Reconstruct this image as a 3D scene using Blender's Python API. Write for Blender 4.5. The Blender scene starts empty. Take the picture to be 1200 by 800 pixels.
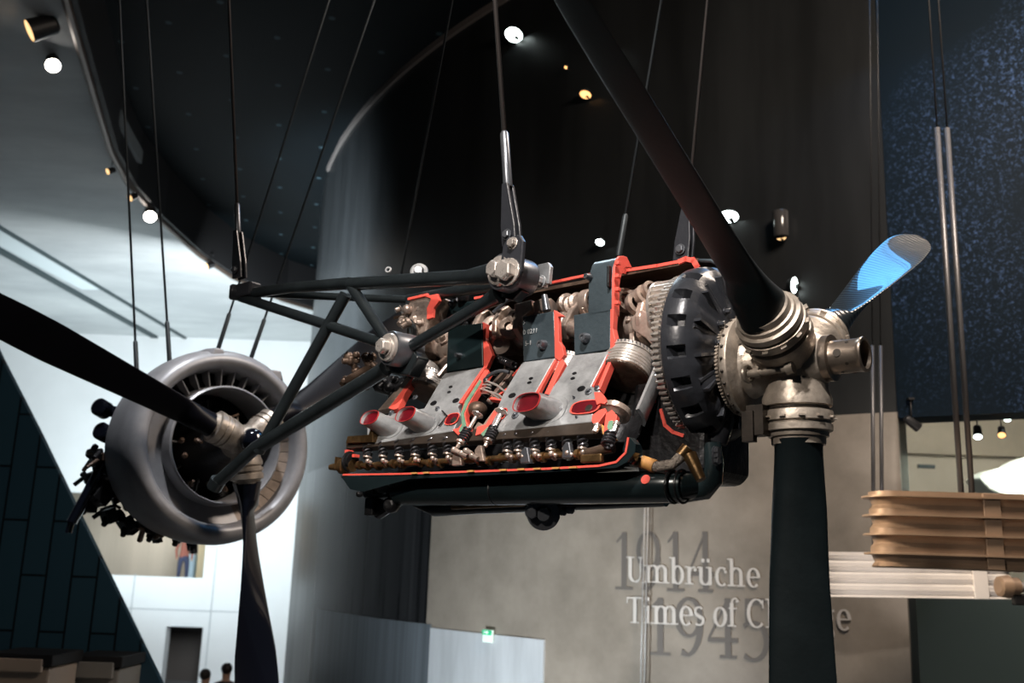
import bpy, math, random
import numpy as np
from mathutils import Vector, Matrix
random.seed(4)
PI = math.pi
sc = bpy.context.scene
COL = sc.collection
R = math.radians

# ------------------------------------------------------------------ camera
CAMZ = 3.5
F = 1400.0 / 1.2          # 35 mm lens on 36 mm sensor, 1200 px wide
F = 35.0 / 36.0 * 1200
_u = np.array([175, 5050, -1167.]); _u /= np.linalg.norm(_u)
_f = np.array([0, 0, -1.]); _y = _f - _u * _f.dot(_u); _y /= np.linalg.norm(_y)
_x = np.cross(_y, _u)
M = np.array([_x, _y, _u])
cd = bpy.data.cameras.new('camera'); cam = bpy.data.objects.new('camera', cd); COL.objects.link(cam)
cd.lens = 35; cd.sensor_width = 36; cd.clip_end = 300
mw = Matrix([[M[0][0], M[0][1], M[0][2], 0], [M[1][0], M[1][1], M[1][2], 0], [M[2][0], M[2][1], M[2][2], CAMZ], [0, 0, 0, 1]])
cam.matrix_world = mw
cd.dof.use_dof = True; cd.dof.focus_distance = 3.7; cd.dof.aperture_fstop = 2.8
sc.camera = cam

# ------------------------------------------------------------------ exposure, world, lights
sc.view_settings.view_transform = 'Standard'
sc.view_settings.look = 'None'
sc.view_settings.gamma = 1
sc.view_settings.use_curve_mapping = False
sc.view_settings.exposure = 0.0
w = bpy.data.worlds.new('world'); sc.world = w; w.use_nodes = True
w.node_tree.nodes['Background'].inputs[0].default_value = (.30, .45, .60, 1)
w.node_tree.nodes['Background'].inputs[1].default_value = 0.035

def aim(o, target):
    d = Vector(target) - o.location
    o.rotation_euler = d.to_track_quat('-Z', 'Y').to_euler()
def area(name, loc, target, size, power, col=(1, 1, 1), sy=None):
    l = bpy.data.lights.new(name, 'AREA'); l.energy = power; l.color = col; l.size = size
    if sy: l.shape = 'RECTANGLE'; l.size_y = sy
    o = bpy.data.objects.new(name, l); COL.objects.link(o); o.location = loc; aim(o, target); return o
def spot(name, loc, target, power, ang, col=(1, 1, 1), r=.08, blend=.5):
    l = bpy.data.lights.new(name, 'SPOT'); l.energy = power; l.color = col; l.spot_size = R(ang); l.spot_blend = blend
    l.shadow_soft_size = r
    o = bpy.data.objects.new(name, l); COL.objects.link(o); o.location = loc; aim(o, target); return o

spot('key_spot', (-.5, -.1, CAMZ + 5.0), (0.30, 3.7, CAMZ + .5), 2000, 38, (1, .94, .89), .10)
spot('front_spot', (-2.6, -0.8, CAMZ + 3.2), (0.2, 3.8, CAMZ + .5), 950, 44, (1, .90, .80), .15)
spot('hub_spot', (-.2, 0.2, CAMZ + 4.2), (1.0, 3.2, CAMZ + .6), 90, 26, (1, .88, .74), .06)
area('blue_blade_fill', (3.05, 7.9, CAMZ + 6.2), (1.6, 4.0, CAMZ + 1.3), 1.5, 46, (.12, .47, 1.0))  # unseen blue lamp added at the blade's mirror direction for its sheen
spot('back_spot', (-.9, 8.0, CAMZ + 6.5), (-.5, 5.2, CAMZ + .8), 260, 50, (.75, .9, 1), .3)
spot('cowl_spot', (-1.9, 4.3, CAMZ + 6.4), (-1.75, 6.3, CAMZ + .8), 1700, 26, (.95, .96, 1), .2)
area('wall_wash', (-4, 21, CAMZ + 3.0), (-10, 30, CAMZ - 1), 6, 2350, (.90, .97, 1), 6)
area('soffit_fill', (-10, 25, CAMZ + 0.5), (-9, 29, CAMZ + 6.9), 6, 420, (.80, .95, 1), 6)  # unseen lamp added for the strong light on soffit and back wall
area('panel_wash', (3.5, 4.5, CAMZ + 5.5), (2.6, 10.2, CAMZ - .4), 1.6, 480, (1, .84, .70))
spot('panel_fill', (-2.4, 6.2, CAMZ - 2.9), (.3, 11.6, CAMZ - .6), 1900, 62, (.88, .96, 1), .5, 1.)  # unseen lamp added from below to brighten the left of the panel
spot('drum_edge_fill', (-7.0, 12.5, CAMZ + 2.0), (-3.4, 17.5, CAMZ + 4.4), 17000, 60, (.80, .92, 1), .5, 1.)  # added lamp, stands in for the white wall's reflection on the drum edge
area('right_wash', (7.0, 12.0, CAMZ + 2.6), (8.8, 17, CAMZ + .6), 1.5, 260, (1, .93, .80))
spot('screen_spot', (8.5, 5.0, CAMZ + 5.8), (6.6, 11, CAMZ + 3.2), 220, 50, (.40, .60, 1), .3)
spot('wing_fill', (1.8, 5.5, CAMZ - 1.2), (3.2, 7.95, CAMZ + .02), 180, 26, (1, .9, .84), .1)  # unseen lamp added low down to brighten the white ribbed body
spot('car_spot', (.2, 6.5, CAMZ + 1.3), (2.7, 6.9, CAMZ + .3), 520, 34, (1, .82, .62), .2)

# ------------------------------------------------------------------ pixel helpers (used to survey real positions)
def ray(px, py): return M @ np.array([px - 600., 400. - py, -F])
CO = np.array([0, 0, CAMZ])
def onY(px, py, Y): r = ray(px, py); return Vector(CO + r * (Y / r[1]))
def onZ(px, py, z): r = ray(px, py); return Vector(CO + r * ((z - CAMZ) / r[2]))
AZ = R(-40)
LX = np.array([math.cos(AZ), math.sin(AZ), 0]); LY = np.array([-math.sin(AZ), math.cos(AZ), 0]); LZ = np.array([0, 0, 1.])
BL = np.array([LX, LY, LZ])
_h = ray(932, 424); HUB = CO + _h / abs((M.T @ _h)[2]) * 3.3
def plane(px, py, p0, n):
    r = BL @ ray(px, py); o = BL @ (CO - HUB); n = np.array(n, float)
    t = n.dot(np.array(p0) - o) / n.dot(r); return Vector(o + t * r)
def L(px, py, y): return plane(px, py, (0, y, 0), (0, 1, 0))      # lengthwise upright plane of the engine
def K(px, py, x): return plane(px, py, (x, 0, 0), (1, 0, 0))      # cross plane
YJ = -.17; ZJ = .084
BN = np.array([0, -.866, .5]); BD = np.array([0, -.5, -.866])
def FC(px, py, off=0.0): return plane(px, py, np.array([0, YJ, ZJ]) + BN * off, BN)   # outer face of the near cylinder bank
def W2(v): return Vector(HUB + BL.T @ np.array(v))                # engine space to world

# ------------------------------------------------------------------ materials
def mat(name, col, rough=.5, metal=0., var=.0, vs=8., bump=0., bs=40., col2=None, coat=0., stretch=None, emit=None, spec=None, rvar=0.):
    m = bpy.data.materials.new(name); m.use_nodes = True
    nt = m.node_tree; b = nt.nodes['Principled BSDF']
    b.inputs['Base Color'].default_value = (*col, 1); b.inputs['Roughness'].default_value = rough
    b.inputs['Metallic'].default_value = metal
    if coat: b.inputs['Coat Weight'].default_value = coat
    if spec is not None: b.inputs['Specular IOR Level'].default_value = spec
    if emit: b.inputs['Emission Color'].default_value = (*emit[0], 1); b.inputs['Emission Strength'].default_value = emit[1]
    tc = nt.nodes.new('ShaderNodeTexCoord'); mp = nt.nodes.new('ShaderNodeMapping')
    nt.links.new(tc.outputs['Object'], mp.inputs[0])
    if stretch: mp.inputs['Scale'].default_value = stretch
    if var or rvar:
        n = nt.nodes.new('ShaderNodeTexNoise'); n.inputs['Scale'].default_value = vs; n.inputs['Detail'].default_value = 6
        n.inputs['Roughness'].default_value = .65
        nt.links.new(mp.outputs[0], n.inputs['Vector'])
        r = nt.nodes.new('ShaderNodeValToRGB'); r.color_ramp.elements[0].position = .36; r.color_ramp.elements[1].position = .66
        c2 = col2 or tuple(c * (1 - var) for c in col)
        r.color_ramp.elements[0].color = (*c2, 1); r.color_ramp.elements[1].color = (*col, 1)
        nt.links.new(n.outputs['Fac'], r.inputs[0])
        if var: nt.links.new(r.outputs[0], b.inputs['Base Color'])
        if rvar:
            mr = nt.nodes.new('ShaderNodeMapRange'); mr.inputs[3].default_value = max(.04, rough - rvar); mr.inputs[4].default_value = min(1, rough + rvar)
            nt.links.new(n.outputs['Fac'], mr.inputs[0]); nt.links.new(mr.outputs[0], b.inputs['Roughness'])
    if bump:
        n = nt.nodes.new('ShaderNodeTexNoise'); n.inputs['Scale'].default_value = bs; n.inputs['Detail'].default_value = 4
        nt.links.new(mp.outputs[0], n.inputs['Vector'])
        bp = nt.nodes.new('ShaderNodeBump'); bp.inputs['Strength'].default_value = bump; bp.inputs['Distance'].default_value = .01
        nt.links.new(n.outputs['Fac'], bp.inputs['Height']); nt.links.new(bp.outputs[0], b.inputs['Normal'])
    return m

m_plate = mat('blue_grey_paint', (.055, .075, .088), .34, .2, .3, 5, .15, 60, rvar=.1)
m_platedark = mat('black_green_paint', (.008, .018, .020), .35, .1, .3, 5)
m_alu = mat('grey_aluminium', (.50, .51, .52), .38, .5, .45, 9, .2, 50, rvar=.1)
m_alubeige = mat('cast_aluminium_tan', (.46, .36, .30), .4, .5, .5, 12, .3, 60)
m_red = mat('red_cut_paint', (.82, .105, .075), .45, 0, .15, 20)
m_dred = mat('deep_red_port_paint', (.13, .001, .007), .4, 0, .5, 9)
m_green = mat('pale_green_paint', (.16, .30, .20), .5, 0, .3, 20)
m_steel = mat('polished_steel', (.70, .64, .59), .28, .65, .35, 10, .1, 40, rvar=.1)
m_crank = mat('forged_steel_tan', (.58, .46, .39), .34, .6, .55, 9, .2, 30, rvar=.12)
m_brown = mat('oiled_brown_metal', (.16, .105, .075), .42, .5, .6, 8, .3, 40, rvar=.1)
m_brass = mat('aged_brass', (.27, .16, .07), .36, .8, .6, 14, .2, 40)
m_dark = mat('oily_dark_metal', (.022, .022, .024), .38, .5, .5, 9, .4, 40, rvar=.1)
m_black = mat('black_gloss_casting', (.030, .032, .038), .30, .2, .15, 5, .12, 50, rvar=.04)
m_blackpipe = mat('black_green_enamel', (.012, .020, .022), .22, .2, .3, 7, coat=.3)
m_truss = mat('dark_grey_truss_paint', (.022, .028, .031), .30, .35, .3, 10, .1, 60, coat=.2)
m_bush = mat('grey_bushing_metal', (.17, .18, .20), .34, .7, .3, 9)
m_hub = mat('worn_hub_aluminium', (.50, .43, .36), .40, .5, .5, 9, .25, 40, rvar=.12)
m_hubdark = mat('hub_dark_groove', (.05, .04, .032), .5, .5, .5, 20)  # dark brown tone for grooves, holes, rivets and port throats
m_bronze = mat('nose_cap_bronze', (.30, .245, .20), .30, .85, .3, 14, .1, 50)
m_blade = mat('black_blade_paint', (.0040, .0070, .0080), .40, .0, .3, 5, .04, 60, rvar=.05, spec=.28)
m_spring = mat('spring_steel', (.10, .10, .11), .3, .8)
m_orange = mat('orange_tape', (.62, .30, .09), .5, 0, .3, 30)
m_cable = mat('steel_cable', (.13, .115, .11), .4, .8)
m_cabledark = mat('dark_steel_cable', (.030, .036, .040), .5, .5)
m_cowl = mat('silver_cowl_paint', (.34, .34, .355), .42, .2, .3, 3, .1, 12, rvar=.1)
m_cowlbrown = mat('tan_duct_plates', (.36, .29, .24), .5, .3, .4, 10)
m_black2 = mat('black_spinner', (.006, .007, .012), .12, 0, coat=.5)
m_letter = mat('stamped_letters', (.42, .44, .45), .5, .2)
m_blade2 = mat('matt_black_blade_paint', (.0035, .0035, .006), .38, 0, .3, 5, spec=.14)
m_hose = mat('braided_hose', (.50, .43, .37), .5, .5, .5, 60, .8, 200)

# ripple bump on the blade facing the blue light
def blade_ripple():
    m = mat('black_blade_fine_ripple', (.012, .016, .019), .28, .0, coat=.6)
    nt = m.node_tree; b = nt.nodes['Principled BSDF']
    tc = nt.nodes.new('ShaderNodeTexCoord'); wv = nt.nodes.new('ShaderNodeTexWave'); wv.wave_type = 'BANDS'; wv.bands_direction = 'DIAGONAL'
    wv.inputs['Scale'].default_value = 16; wv.inputs['Distortion'].default_value = 1.5; wv.inputs['Detail'].default_value = 1
    nt.links.new(tc.outputs['Object'], wv.inputs['Vector'])
    bp = nt.nodes.new('ShaderNodeBump'); bp.inputs['Strength'].default_value = .35; bp.inputs['Distance'].default_value = .004
    nt.links.new(wv.outputs['Fac'], bp.inputs['Height']); nt.links.new(bp.outputs[0], b.inputs['Normal'])
    return m
m_ripple = blade_ripple()

# ------------------------------------------------------------------ mesh builder
class MB:
    def __init__(s): s.v = []; s.f = []; s.m = []; s.sm = []
    def add(s, vs, fs, mi=0, smooth=False):
        o = len(s.v); s.v += [tuple(map(float, p)) for p in vs]
        s.f += [tuple(i + o for i in f) for f in fs]; s.m += [mi] * len(fs); s.sm += [smooth] * len(fs); return s
    def box(s, c, d, rot=None, mi=0):
        c = Vector(c); hx, hy, hz = d[0] / 2, d[1] / 2, d[2] / 2
        vs = [Vector((x * hx, y * hy, z * hz)) for x in (-1, 1) for y in (-1, 1) for z in (-1, 1)]
        if rot is not None: vs = [rot @ p for p in vs]
        return s.add([c + p for p in vs], [(0, 1, 3, 2), (4, 6, 7, 5), (0, 4, 5, 1), (2, 3, 7, 6), (0, 2, 6, 4), (1, 5, 7, 3)], mi)
    def prism(s, pts, ext, mi=0, side=None):
        """polygon of 3D points pushed along the vector ext"""
        n = len(pts); e = Vector(ext); a = [Vector(p) for p in pts]; b = [p + e for p in a]
        side = mi if side is None else side
        s.add(a + b, [tuple(range(n)), tuple(range(2 * n - 1, n - 1, -1))], mi)
        o = [(i, i + n, (i + 1) % n + n, (i + 1) % n) for i in range(n)]
        return s.add(a + b, o, side)
    def loft(s, rings, caps=True, mi=0, smooth=True, closed=True):
        n = len(rings[0]); vs = [p for r in rings for p in r]; fs = []
        for i in range(len(rings) - 1):
            for j in range(n if closed else n - 1):
                k = (j + 1) % n
                fs.append((i * n + j, i * n + k, (i + 1) * n + k, (i + 1) * n + j))
        s.add(vs, fs, mi, smooth)
        if caps and closed:
            s.add(rings[0], [tuple(range(n - 1, -1, -1))], mi); s.add(rings[-1], [tuple(range(n))], mi)
        return s
    def tube(s, pts, r, seg=12, mi=0, caps=True, sx=1, up=None):
        pts = [Vector(p) for p in pts]; n = len(pts)
        rs = r if isinstance(r, (list, tuple)) else [r] * n
        t0 = (pts[1] - pts[0]).normalized()
        u = Vector(up) if up is not None else (Vector((0, 0, 1)) if abs(t0.z) < .9 else Vector((1, 0, 0)))
        u = (u - t0 * u.dot(t0)).normalized(); rings = []
        for i, p in enumerate(pts):
            t = (pts[min(i + 1, n - 1)] - pts[max(i - 1, 0)])
            t = t.normalized() if t.length > 1e-9 else t0
            u = (u - t * u.dot(t)).normalized(); w_ = t.cross(u)
            rings.append([p + u * math.cos(a) * rs[i] + w_ * math.sin(a) * rs[i] * sx for a in [2 * PI * k / seg for k in range(seg)]])
        return s.loft(rings, caps, mi)
    def lathe(s, prof, c, ax, seg=32, mi=0, smooth=True, caps=True):
        """prof: list of (distance along the axis, radius)"""
        c = Vector(c); ax = Vector(ax).normalized()
        u = Vector((0, 0, 1)) if abs(ax.z) < .9 else Vector((1, 0, 0))
        u = (u - ax * u.dot(ax)).normalized(); w_ = ax.cross(u)
        rings = [[c + ax * d + (u * math.cos(a) + w_ * math.sin(a)) * max(r, 1e-4) for a in [2 * PI * k / seg for k in range(seg)]] for d, r in prof]
        # sharp rings are doubled by the caller; flat steps shade through the angle limit
        return s.loft(rings, caps, mi, smooth)
    def hexbolt(s, c, ax, r, h, mi=0):
        s.lathe([(0, r * 1.35), (h * .2, r * 1.35)], c, ax, 16, mi)
        return s.lathe([(h * .2, r), (h * .9, r), (h, r * .8)], c, ax, 6, mi, smooth=False)
    def torus(s, c, ax, Rr, r, seg=32, ms=8, mi=0):
        c = Vector(c); ax = Vector(ax).normalized(); u = Vector((0, 0, 1)) if abs(ax.z) < .9 else Vector((1, 0, 0))
        u = (u - ax * u.dot(ax)).normalized(); w_ = ax.cross(u); vs = []; fs = []
        for i in range(seg):
            a = 2 * PI * i / seg; d = u * math.cos(a) + w_ * math.sin(a)
            for j in range(ms):
                b = 2 * PI * j / ms; vs.append(c + d * (Rr + r * math.cos(b)) + ax * r * math.sin(b))
        for i in range(seg):
            for j in range(ms):
                fs.append((i * ms + j, ((i + 1) % seg) * ms + j, ((i + 1) % seg) * ms + (j + 1) % ms, i * ms + (j + 1) % ms))
        return s.add(vs, fs, mi, True)
    def helix(s, a, b, Rr, r, turns, mi=0):
        a = Vector(a); b = Vector(b); t = (b - a).normalized(); u = Vector((1, 0, 0)); u = (u - t * u.dot(t)).normalized(); w_ = t.cross(u)
        N = int(turns * 14)
        pts = [a + (b - a) * (i / N) + (u * math.cos(2 * PI * turns * i / N) + w_ * math.sin(2 * PI * turns * i / N)) * Rr for i in range(N + 1)]
        return s.tube(pts, r, 6, mi, up=t + u * .01)
    def ball(s, c, r, seg=16, mi=0, sc_=(1, 1, 1)):
        rings = []
        for i in range(1, seg // 2):
            p = PI * i / (seg // 2)
            rings.append([Vector(c) + Vector((math.sin(p) * math.cos(2 * PI * k / seg) * r * sc_[0], math.sin(p) * math.sin(2 * PI * k / seg) * r * sc_[1], math.cos(p) * r * sc_[2])) for k in range(seg)])
        return s.loft(rings[::-1], True, mi)
    def gear(s, c, ax, r, h, n, tooth, mi=0):
        c = Vector(c); ax = Vector(ax).normalized(); u = Vector((0, 0, 1)); u = (u - ax * u.dot(ax)).normalized(); w_ = ax.cross(u)
        pr = []
        for i in range(n):
            for f_, q in ((0, 0), (.18, tooth), (.5, tooth), (.68, 0)):
                a = 2 * PI * (i + f_) / n; pr.append((a, r + q))
        rings = [[c + ax * d + (u * math.cos(a) + w_ * math.sin(a)) * q for a, q in pr] for d in (0, h)]
        return s.loft(rings, True, mi, False)
    def build(s, name, mats, parent=None, bevel=0, seg=2, sharp=35):
        me = bpy.data.meshes.new(name); me.from_pydata(s.v, [], s.f)
        for m_ in (mats if isinstance(mats, (list, tuple)) else [mats]): me.materials.append(m_)
        me.polygons.foreach_set('material_index', s.m); me.polygons.foreach_set('use_smooth', s.sm)
        me.update()
        import bmesh
        bm = bmesh.new(); bm.from_mesh(me); bmesh.ops.remove_doubles(bm, verts=bm.verts, dist=1e-5)
        bmesh.ops.recalc_face_normals(bm, faces=bm.faces)
        for e in bm.edges:
            if len(e.link_faces) == 2 and e.calc_face_angle(0) > R(sharp): e.smooth = False
        bm.to_mesh(me); bm.free()
        o = bpy.data.objects.new(name, me); COL.objects.link(o)
        if parent: o.parent = parent
        if bevel:
            b = o.modifiers.new('bevel', 'BEVEL'); b.width = bevel; b.segments = seg; b.limit_method = 'ANGLE'; b.angle_limit = R(40)
        return o

def empty(name, loc=(0, 0, 0), rot=None):
    o = bpy.data.objects.new(name, None); COL.objects.link(o); o.location = loc
    if rot: o.rotation_euler = rot
    o.empty_display_size = .1
    return o
def tag(o, label, cat, group=None, kind=None):
    o['label'] = label; o['category'] = cat
    if group: o['group'] = group
    if kind: o['kind'] = kind
    return o
def struct(o): o['kind'] = 'structure'; return o

# ================================================================== THE SETTING
# ---- drum wall: an upright cylinder whose rim meets the ceiling
DC = 27.0; DAZ = R(28.3); DR = DC * math.sin(R(40)); DCX, DCY = DC * math.sin(DAZ), DC * math.cos(DAZ)
ZTOP = CAMZ + 7.74
def drum_pt(az, z, off=0.0):
    """point of the drum surface seen at azimuth az; off = how far it stands proud"""
    th = az - DAZ; r = DR + off
    d = DC * math.cos(th) - math.sqrt(max(0, r * r - (DC * math.sin(th)) ** 2))
    return Vector((d * math.sin(az), d * math.cos(az), z))
def px_drum(px, py, off=0.0):
    r = ray(px, py); az = math.atan2(r[0], r[1]); p = drum_pt(az, 0, off); d = math.hypot(p.x, p.y)
    return Vector((p.x, p.y, CAMZ + r[2] / math.hypot(r[0], r[1]) * d))
def px_az(px, py): r = ray(px, py); return math.atan2(r[0], r[1])

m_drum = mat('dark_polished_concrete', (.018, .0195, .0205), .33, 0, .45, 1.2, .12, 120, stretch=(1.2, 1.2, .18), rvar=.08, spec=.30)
m_litwall = mat('beige_lit_concrete', (.34, .30, .255), .38, 0, .35, .9, .06, 30, col2=(.215, .19, .16), rvar=.08)
m_strip = mat('streaked_dark_glass_wall', (.030, .031, .034), .30, 0, .7, 2.5, 0, stretch=(3, 3, .06), rvar=.1)
azL = R(28.3 - 40) ; azR = R(21.5)
def arc_band(a0, a1, z0, z1, off, thick, mb, n=48, rim=0):
    outer = [drum_pt(a0 + (a1 - a0) * i / n, 0, off) for i in range(n + 1)]
    cx, cy = DCX, DCY
    inner = [Vector((p.x + (cx - p.x) / math.hypot(cx - p.x, cy - p.y) * thick, p.y + (cy - p.y) / math.hypot(cx - p.x, cy - p.y) * thick, 0)) for p in outer]
    rings = []
    for o_, i_ in zip(outer, inner):
        rings.append([Vector((o_.x, o_.y, z0)), Vector((o_.x, o_.y, z1)), Vector((i_.x, i_.y, z1)), Vector((i_.x, i_.y, z0))])
    mb.loft(rings, True, 0, True); return mb
# full left turn of the drum, past its silhouette
mb = MB()
pts = []
a_start = math.atan2(-DCY, -DCX)  # direction from drum centre to camera side
pr = drum_pt(azR, 0); aR = math.atan2(pr.y - DCY, pr.x - DCX)
aL = math.atan2(drum_pt(azL + R(.01), 0).y - DCY, drum_pt(azL + R(.01), 0).x - DCX)
if aL < 0: aL += 2 * PI
if aR < 0: aR += 2 * PI
n = 110; rings = []
for i in range(n + 1):
    a = aR + (aL - .55 - aR) * i / n if aL < aR else aR - (aR - aL) * 0 + (aL - aR) * i / n
    a = aR + ((aL - .6) - aR) * i / n
    c, s_ = math.cos(a), math.sin(a)
    rings.append([Vector((DCX + c * q, DCY + s_ * q, z)) for q, z in ((DR, 0), (DR, ZTOP), (DR - .4, ZTOP), (DR - .4, 0))])
mb.loft(rings, True, 0, True)
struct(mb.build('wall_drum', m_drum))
struct(arc_band(R(-4.2), azR, 0, CAMZ + 1.55, .03, .06, MB()).build('wall_drum_lit_part', m_litwall))  # daylit part of the drum wall, its brightness put into a lighter colour
struct(arc_band(R(-11.3), R(-4.22), 0, CAMZ + 1.6, .012, .04, MB()).build('wall_drum_strip', m_strip))
# rim trim where the drum meets the ceiling
struct(arc_band(R(-11.6), azR, ZTOP - .10, ZTOP, .05, .1, MB()).build('trim_1', mat('rim_trim_grey', (.14, .12, .11), .5)))
# bright reflection low on the drum, put in as two coloured bands
m_white_reflection = mat('pale_blue_white_reflection', (.62, .66, .70), .35, 0, .2, 2, stretch=(2, 2, .3))
m_greyblue_reflection = mat('blue_grey_reflection', (.17, .20, .23), .3, 0, .4, 3, stretch=(4, 4, .08))
zp = px_drum(560, 741).z
struct(arc_band(px_az(503, 760), px_az(637, 760), 0, zp, .055, .05, MB()).build('white_reflection_band', m_white_reflection))
struct(arc_band(px_az(368, 760), px_az(503, 760), 0, zp + .04, .045, .06, MB()).build('greyblue_reflection_band', m_greyblue_reflection))

# ---- floor and ceiling
m_floor = mat('grey_terrazzo_floor', (.16, .165, .17), .35, 0, .2, 3, .03)
mb = MB(); mb.box((2, 14, -.1), (60, 60, .2)); struct(mb.build('floor', m_floor))
def ceil_mat():
    m = mat('black_blue_ceiling', (.0022, .0050, .0068), .7, 0, .4, .4, spec=.12)
    nt = m.node_tree; b = nt.nodes['Principled BSDF']; src = b.inputs['Base Color'].links[0].from_socket
    tc = nt.nodes.new('ShaderNodeTexCoord'); mp = nt.nodes.new('ShaderNodeMapping'); mp.inputs['Rotation'].default_value = (0, 0, R(33)); mp.inputs['Scale'].default_value = (.9, .9, .9)
    nt.links.new(tc.outputs['Object'], mp.inputs[0])
    fr = nt.nodes.new('ShaderNodeVectorMath'); fr.operation = 'FRACTION'; nt.links.new(mp.outputs[0], fr.inputs[0])
    sb = nt.nodes.new('ShaderNodeVectorMath'); sb.operation = 'SUBTRACT'; sb.inputs[1].default_value = (.5, .5, 0); nt.links.new(fr.outputs[0], sb.inputs[0])
    ml = nt.nodes.new('ShaderNodeVectorMath'); ml.operation = 'MULTIPLY'; ml.inputs[1].default_value = (1, 1, 0); nt.links.new(sb.outputs[0], ml.inputs[0])
    ln = nt.nodes.new('ShaderNodeVectorMath'); ln.operation = 'LENGTH'; nt.links.new(ml.outputs[0], ln.inputs[0])
    lt = nt.nodes.new('ShaderNodeMath'); lt.operation = 'LESS_THAN'; lt.inputs[1].default_value = .045; nt.links.new(ln.outputs['Value'], lt.inputs[0])
    mx = nt.nodes.new('ShaderNodeMixRGB'); nt.links.new(lt.outputs[0], mx.inputs[0]); nt.links.new(src, mx.inputs[1]); mx.inputs[2].default_value = (.04, .07, .085, 1)  # grid of tiny ceiling lights put into the colour as paler dots
    nt.links.new(mx.outputs[0], b.inputs['Base Color']); return m
mb = MB(); mb.box((2, 14, ZTOP + .1), (60, 60, .2)); struct(mb.build('ceiling', ceil_mat()))

# ---- concrete soffit at the left: a lower slab with a curved edge
ZS = CAMZ + 6.7
m_soffit = mat('board_marked_concrete', (.60, .62, .62), .75, 0, .35, .35, .25, 6, col2=(.42, .44, .45), stretch=(.6, 1.4, 1))
edge = [(40, -160), (58, -60), (76, 0), (100, 82), (128, 175), (150, 215), (184, 254), (232, 297), (272, 324), (330, 350), (390, 368)]
E3 = [onZ(x, y, ZS) for x, y in edge]
far = [Vector((p.x, p.y, p.z)) for p in E3]
poly = far + [Vector((far[-1].x, 30, ZS)), Vector((-22, 30, ZS)), Vector((-22, far[0].y, ZS))]
mb = MB(); mb.prism(poly, (0, 0, .18)); so = struct(mb.build('ceiling_soffit', m_soffit))
# fascia of the slab edge, dark
m_fascia = mat('dark_fascia', (.008, .008, .009), .6)
mb = MB()
for i in range(len(E3) - 1):
    a, b_ = E3[i], E3[i + 1]
    nrm = Vector((b_.y - a.y, a.x - b_.x, 0)).normalized() * .15
    mb.prism([a + nrm * 0, b_ + nrm * 0, b_ + nrm, a + nrm], (0, 0, ZTOP - ZS))
struct(mb.build('trim_4', m_fascia))
mb = MB()
mb.tube([p + Vector((.02, 0, -.02)) for p in E3], .06, 8)
struct(mb.build('trim_5', mat('track_rail_bronze', (.10, .075, .06), .4, .5)))
# a deep beam behind the slab edge (lighter triangular piece)
mb = MB(); q = [onZ(*p, ZS + .35) for p in ((74, 80), (134, 134), (166, 192), (150, 186), (80, 112))]
mb.prism(q, (0, 0, .25)); struct(mb.build('trim_6', mat('grey_beam_face', (.16, .18, .19), .7)))
# slots running away along the soffit
m_slot = mat('dark_slot', (.03, .05, .055), .6); m_slotlight = mat('pale_slot_glass', (.70, .78, .80), .25)
def soffit_strip(p, q, wd, m_, name, dz):
    a, b_ = onZ(*p, ZS), onZ(*q, ZS); d = (b_ - a).normalized(); nn = Vector((d.y, -d.x, 0)) * wd
    a = a - d * 2
    mb = MB(); mb.prism([a - nn, b_ - nn, b_ + nn, a + nn], (0, 0, dz)); return struct(mb.build(name, m_))
soffit_strip((0, 292), (212, 411), .10, m_slot, 'trim_7', -.06)
soffit_strip((0, 265), (225, 400), .05, m_slot, 'trim_8', -.05)
soffit_strip((0, 278), (110, 338), .32, m_slotlight, 'trim_9', -.03)

# ---- white back wall with openings
YB = 30.0
def bz(px, py): p = onY(px, py, YB); return p.x, p.z
m_white = mat('white_concrete_wall', (.80, .82, .83), .7, 0, .08, .3, .05, 10)
x0, z0 = bz(60, 671); x1, z1 = bz(247, 582)
x2, z2 = bz(188, 800); x3, z3 = bz(238, 735)
xl, xr = -24, 4
mb = MB()
def wl(xa, xb, za, zb): mb.box(((xa + xb) / 2, YB + .2, (za + zb) / 2), (xb - xa, .4, zb - za))
wl(xl, xr, z1, ZS + 1.3); wl(xl, x0, z0, z1); wl(x1, xr, z0, z1); wl(xl, xr, z3, z0); wl(xl, x2, 0, z3); wl(x3, xr, 0, z3)
struct(mb.build('wall_back', m_white))
struct(MB().box((x0 / 2 + x1 / 2, YB + 3.2, (z0 + z1) / 2), (x1 - x0 + 3, .2, z1 - z0 + 1.5)).build('wall_gallery', mat('beige_gallery_wall', (.50, .45, .38), .6, 0, .25, .7, stretch=(2, 1, .1))))
struct(MB().box((x0 / 2 + x1 / 2, YB + 1.8, z0 - .45), (x1 - x0 + 3, 2.9, .2)).build('floor_gallery', m_floor))
struct(MB().box((x0 / 2 + x1 / 2, YB + 1.8, z1 + .7), (x1 - x0 + 3, 2.9, .1)).build('ceiling_gallery', m_white))
struct(MB().box((x2 / 2 + x3 / 2, YB + 1.4, z3 / 2), (x3 - x2 + 1, .1, z3 + 1)).build('wall_passage', mat('dark_brown_passage', (.06, .05, .045), .6)))
# faint joints on the white wall
mb = MB()
for (pa, pb) in (((60, 711), (300, 716)), ((247, 640), (247, 800)), ((160, 672), (150, 735))):
    xa, za = bz(*pa); xb, zb = bz(*pb)
    if abs(xa - xb) > abs(za - zb): mb.box(((xa + xb) / 2, YB - .005, (za + zb) / 2), (abs(xb - xa), .02, .03))
    else: mb.box(((xa + xb) / 2, YB - .005, (za + zb) / 2), (.03, .02, abs(zb - za)))
struct(mb.build('trim_10', mat('joint_grey', (.45, .48, .5), .8)))
area('gallery_lamp', ((x0 + x1) / 2, YB + 1.5, z1 + .3), ((x0 + x1) / 2, YB + 3, z0), 2, 60, (1, .9, .75))

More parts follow.
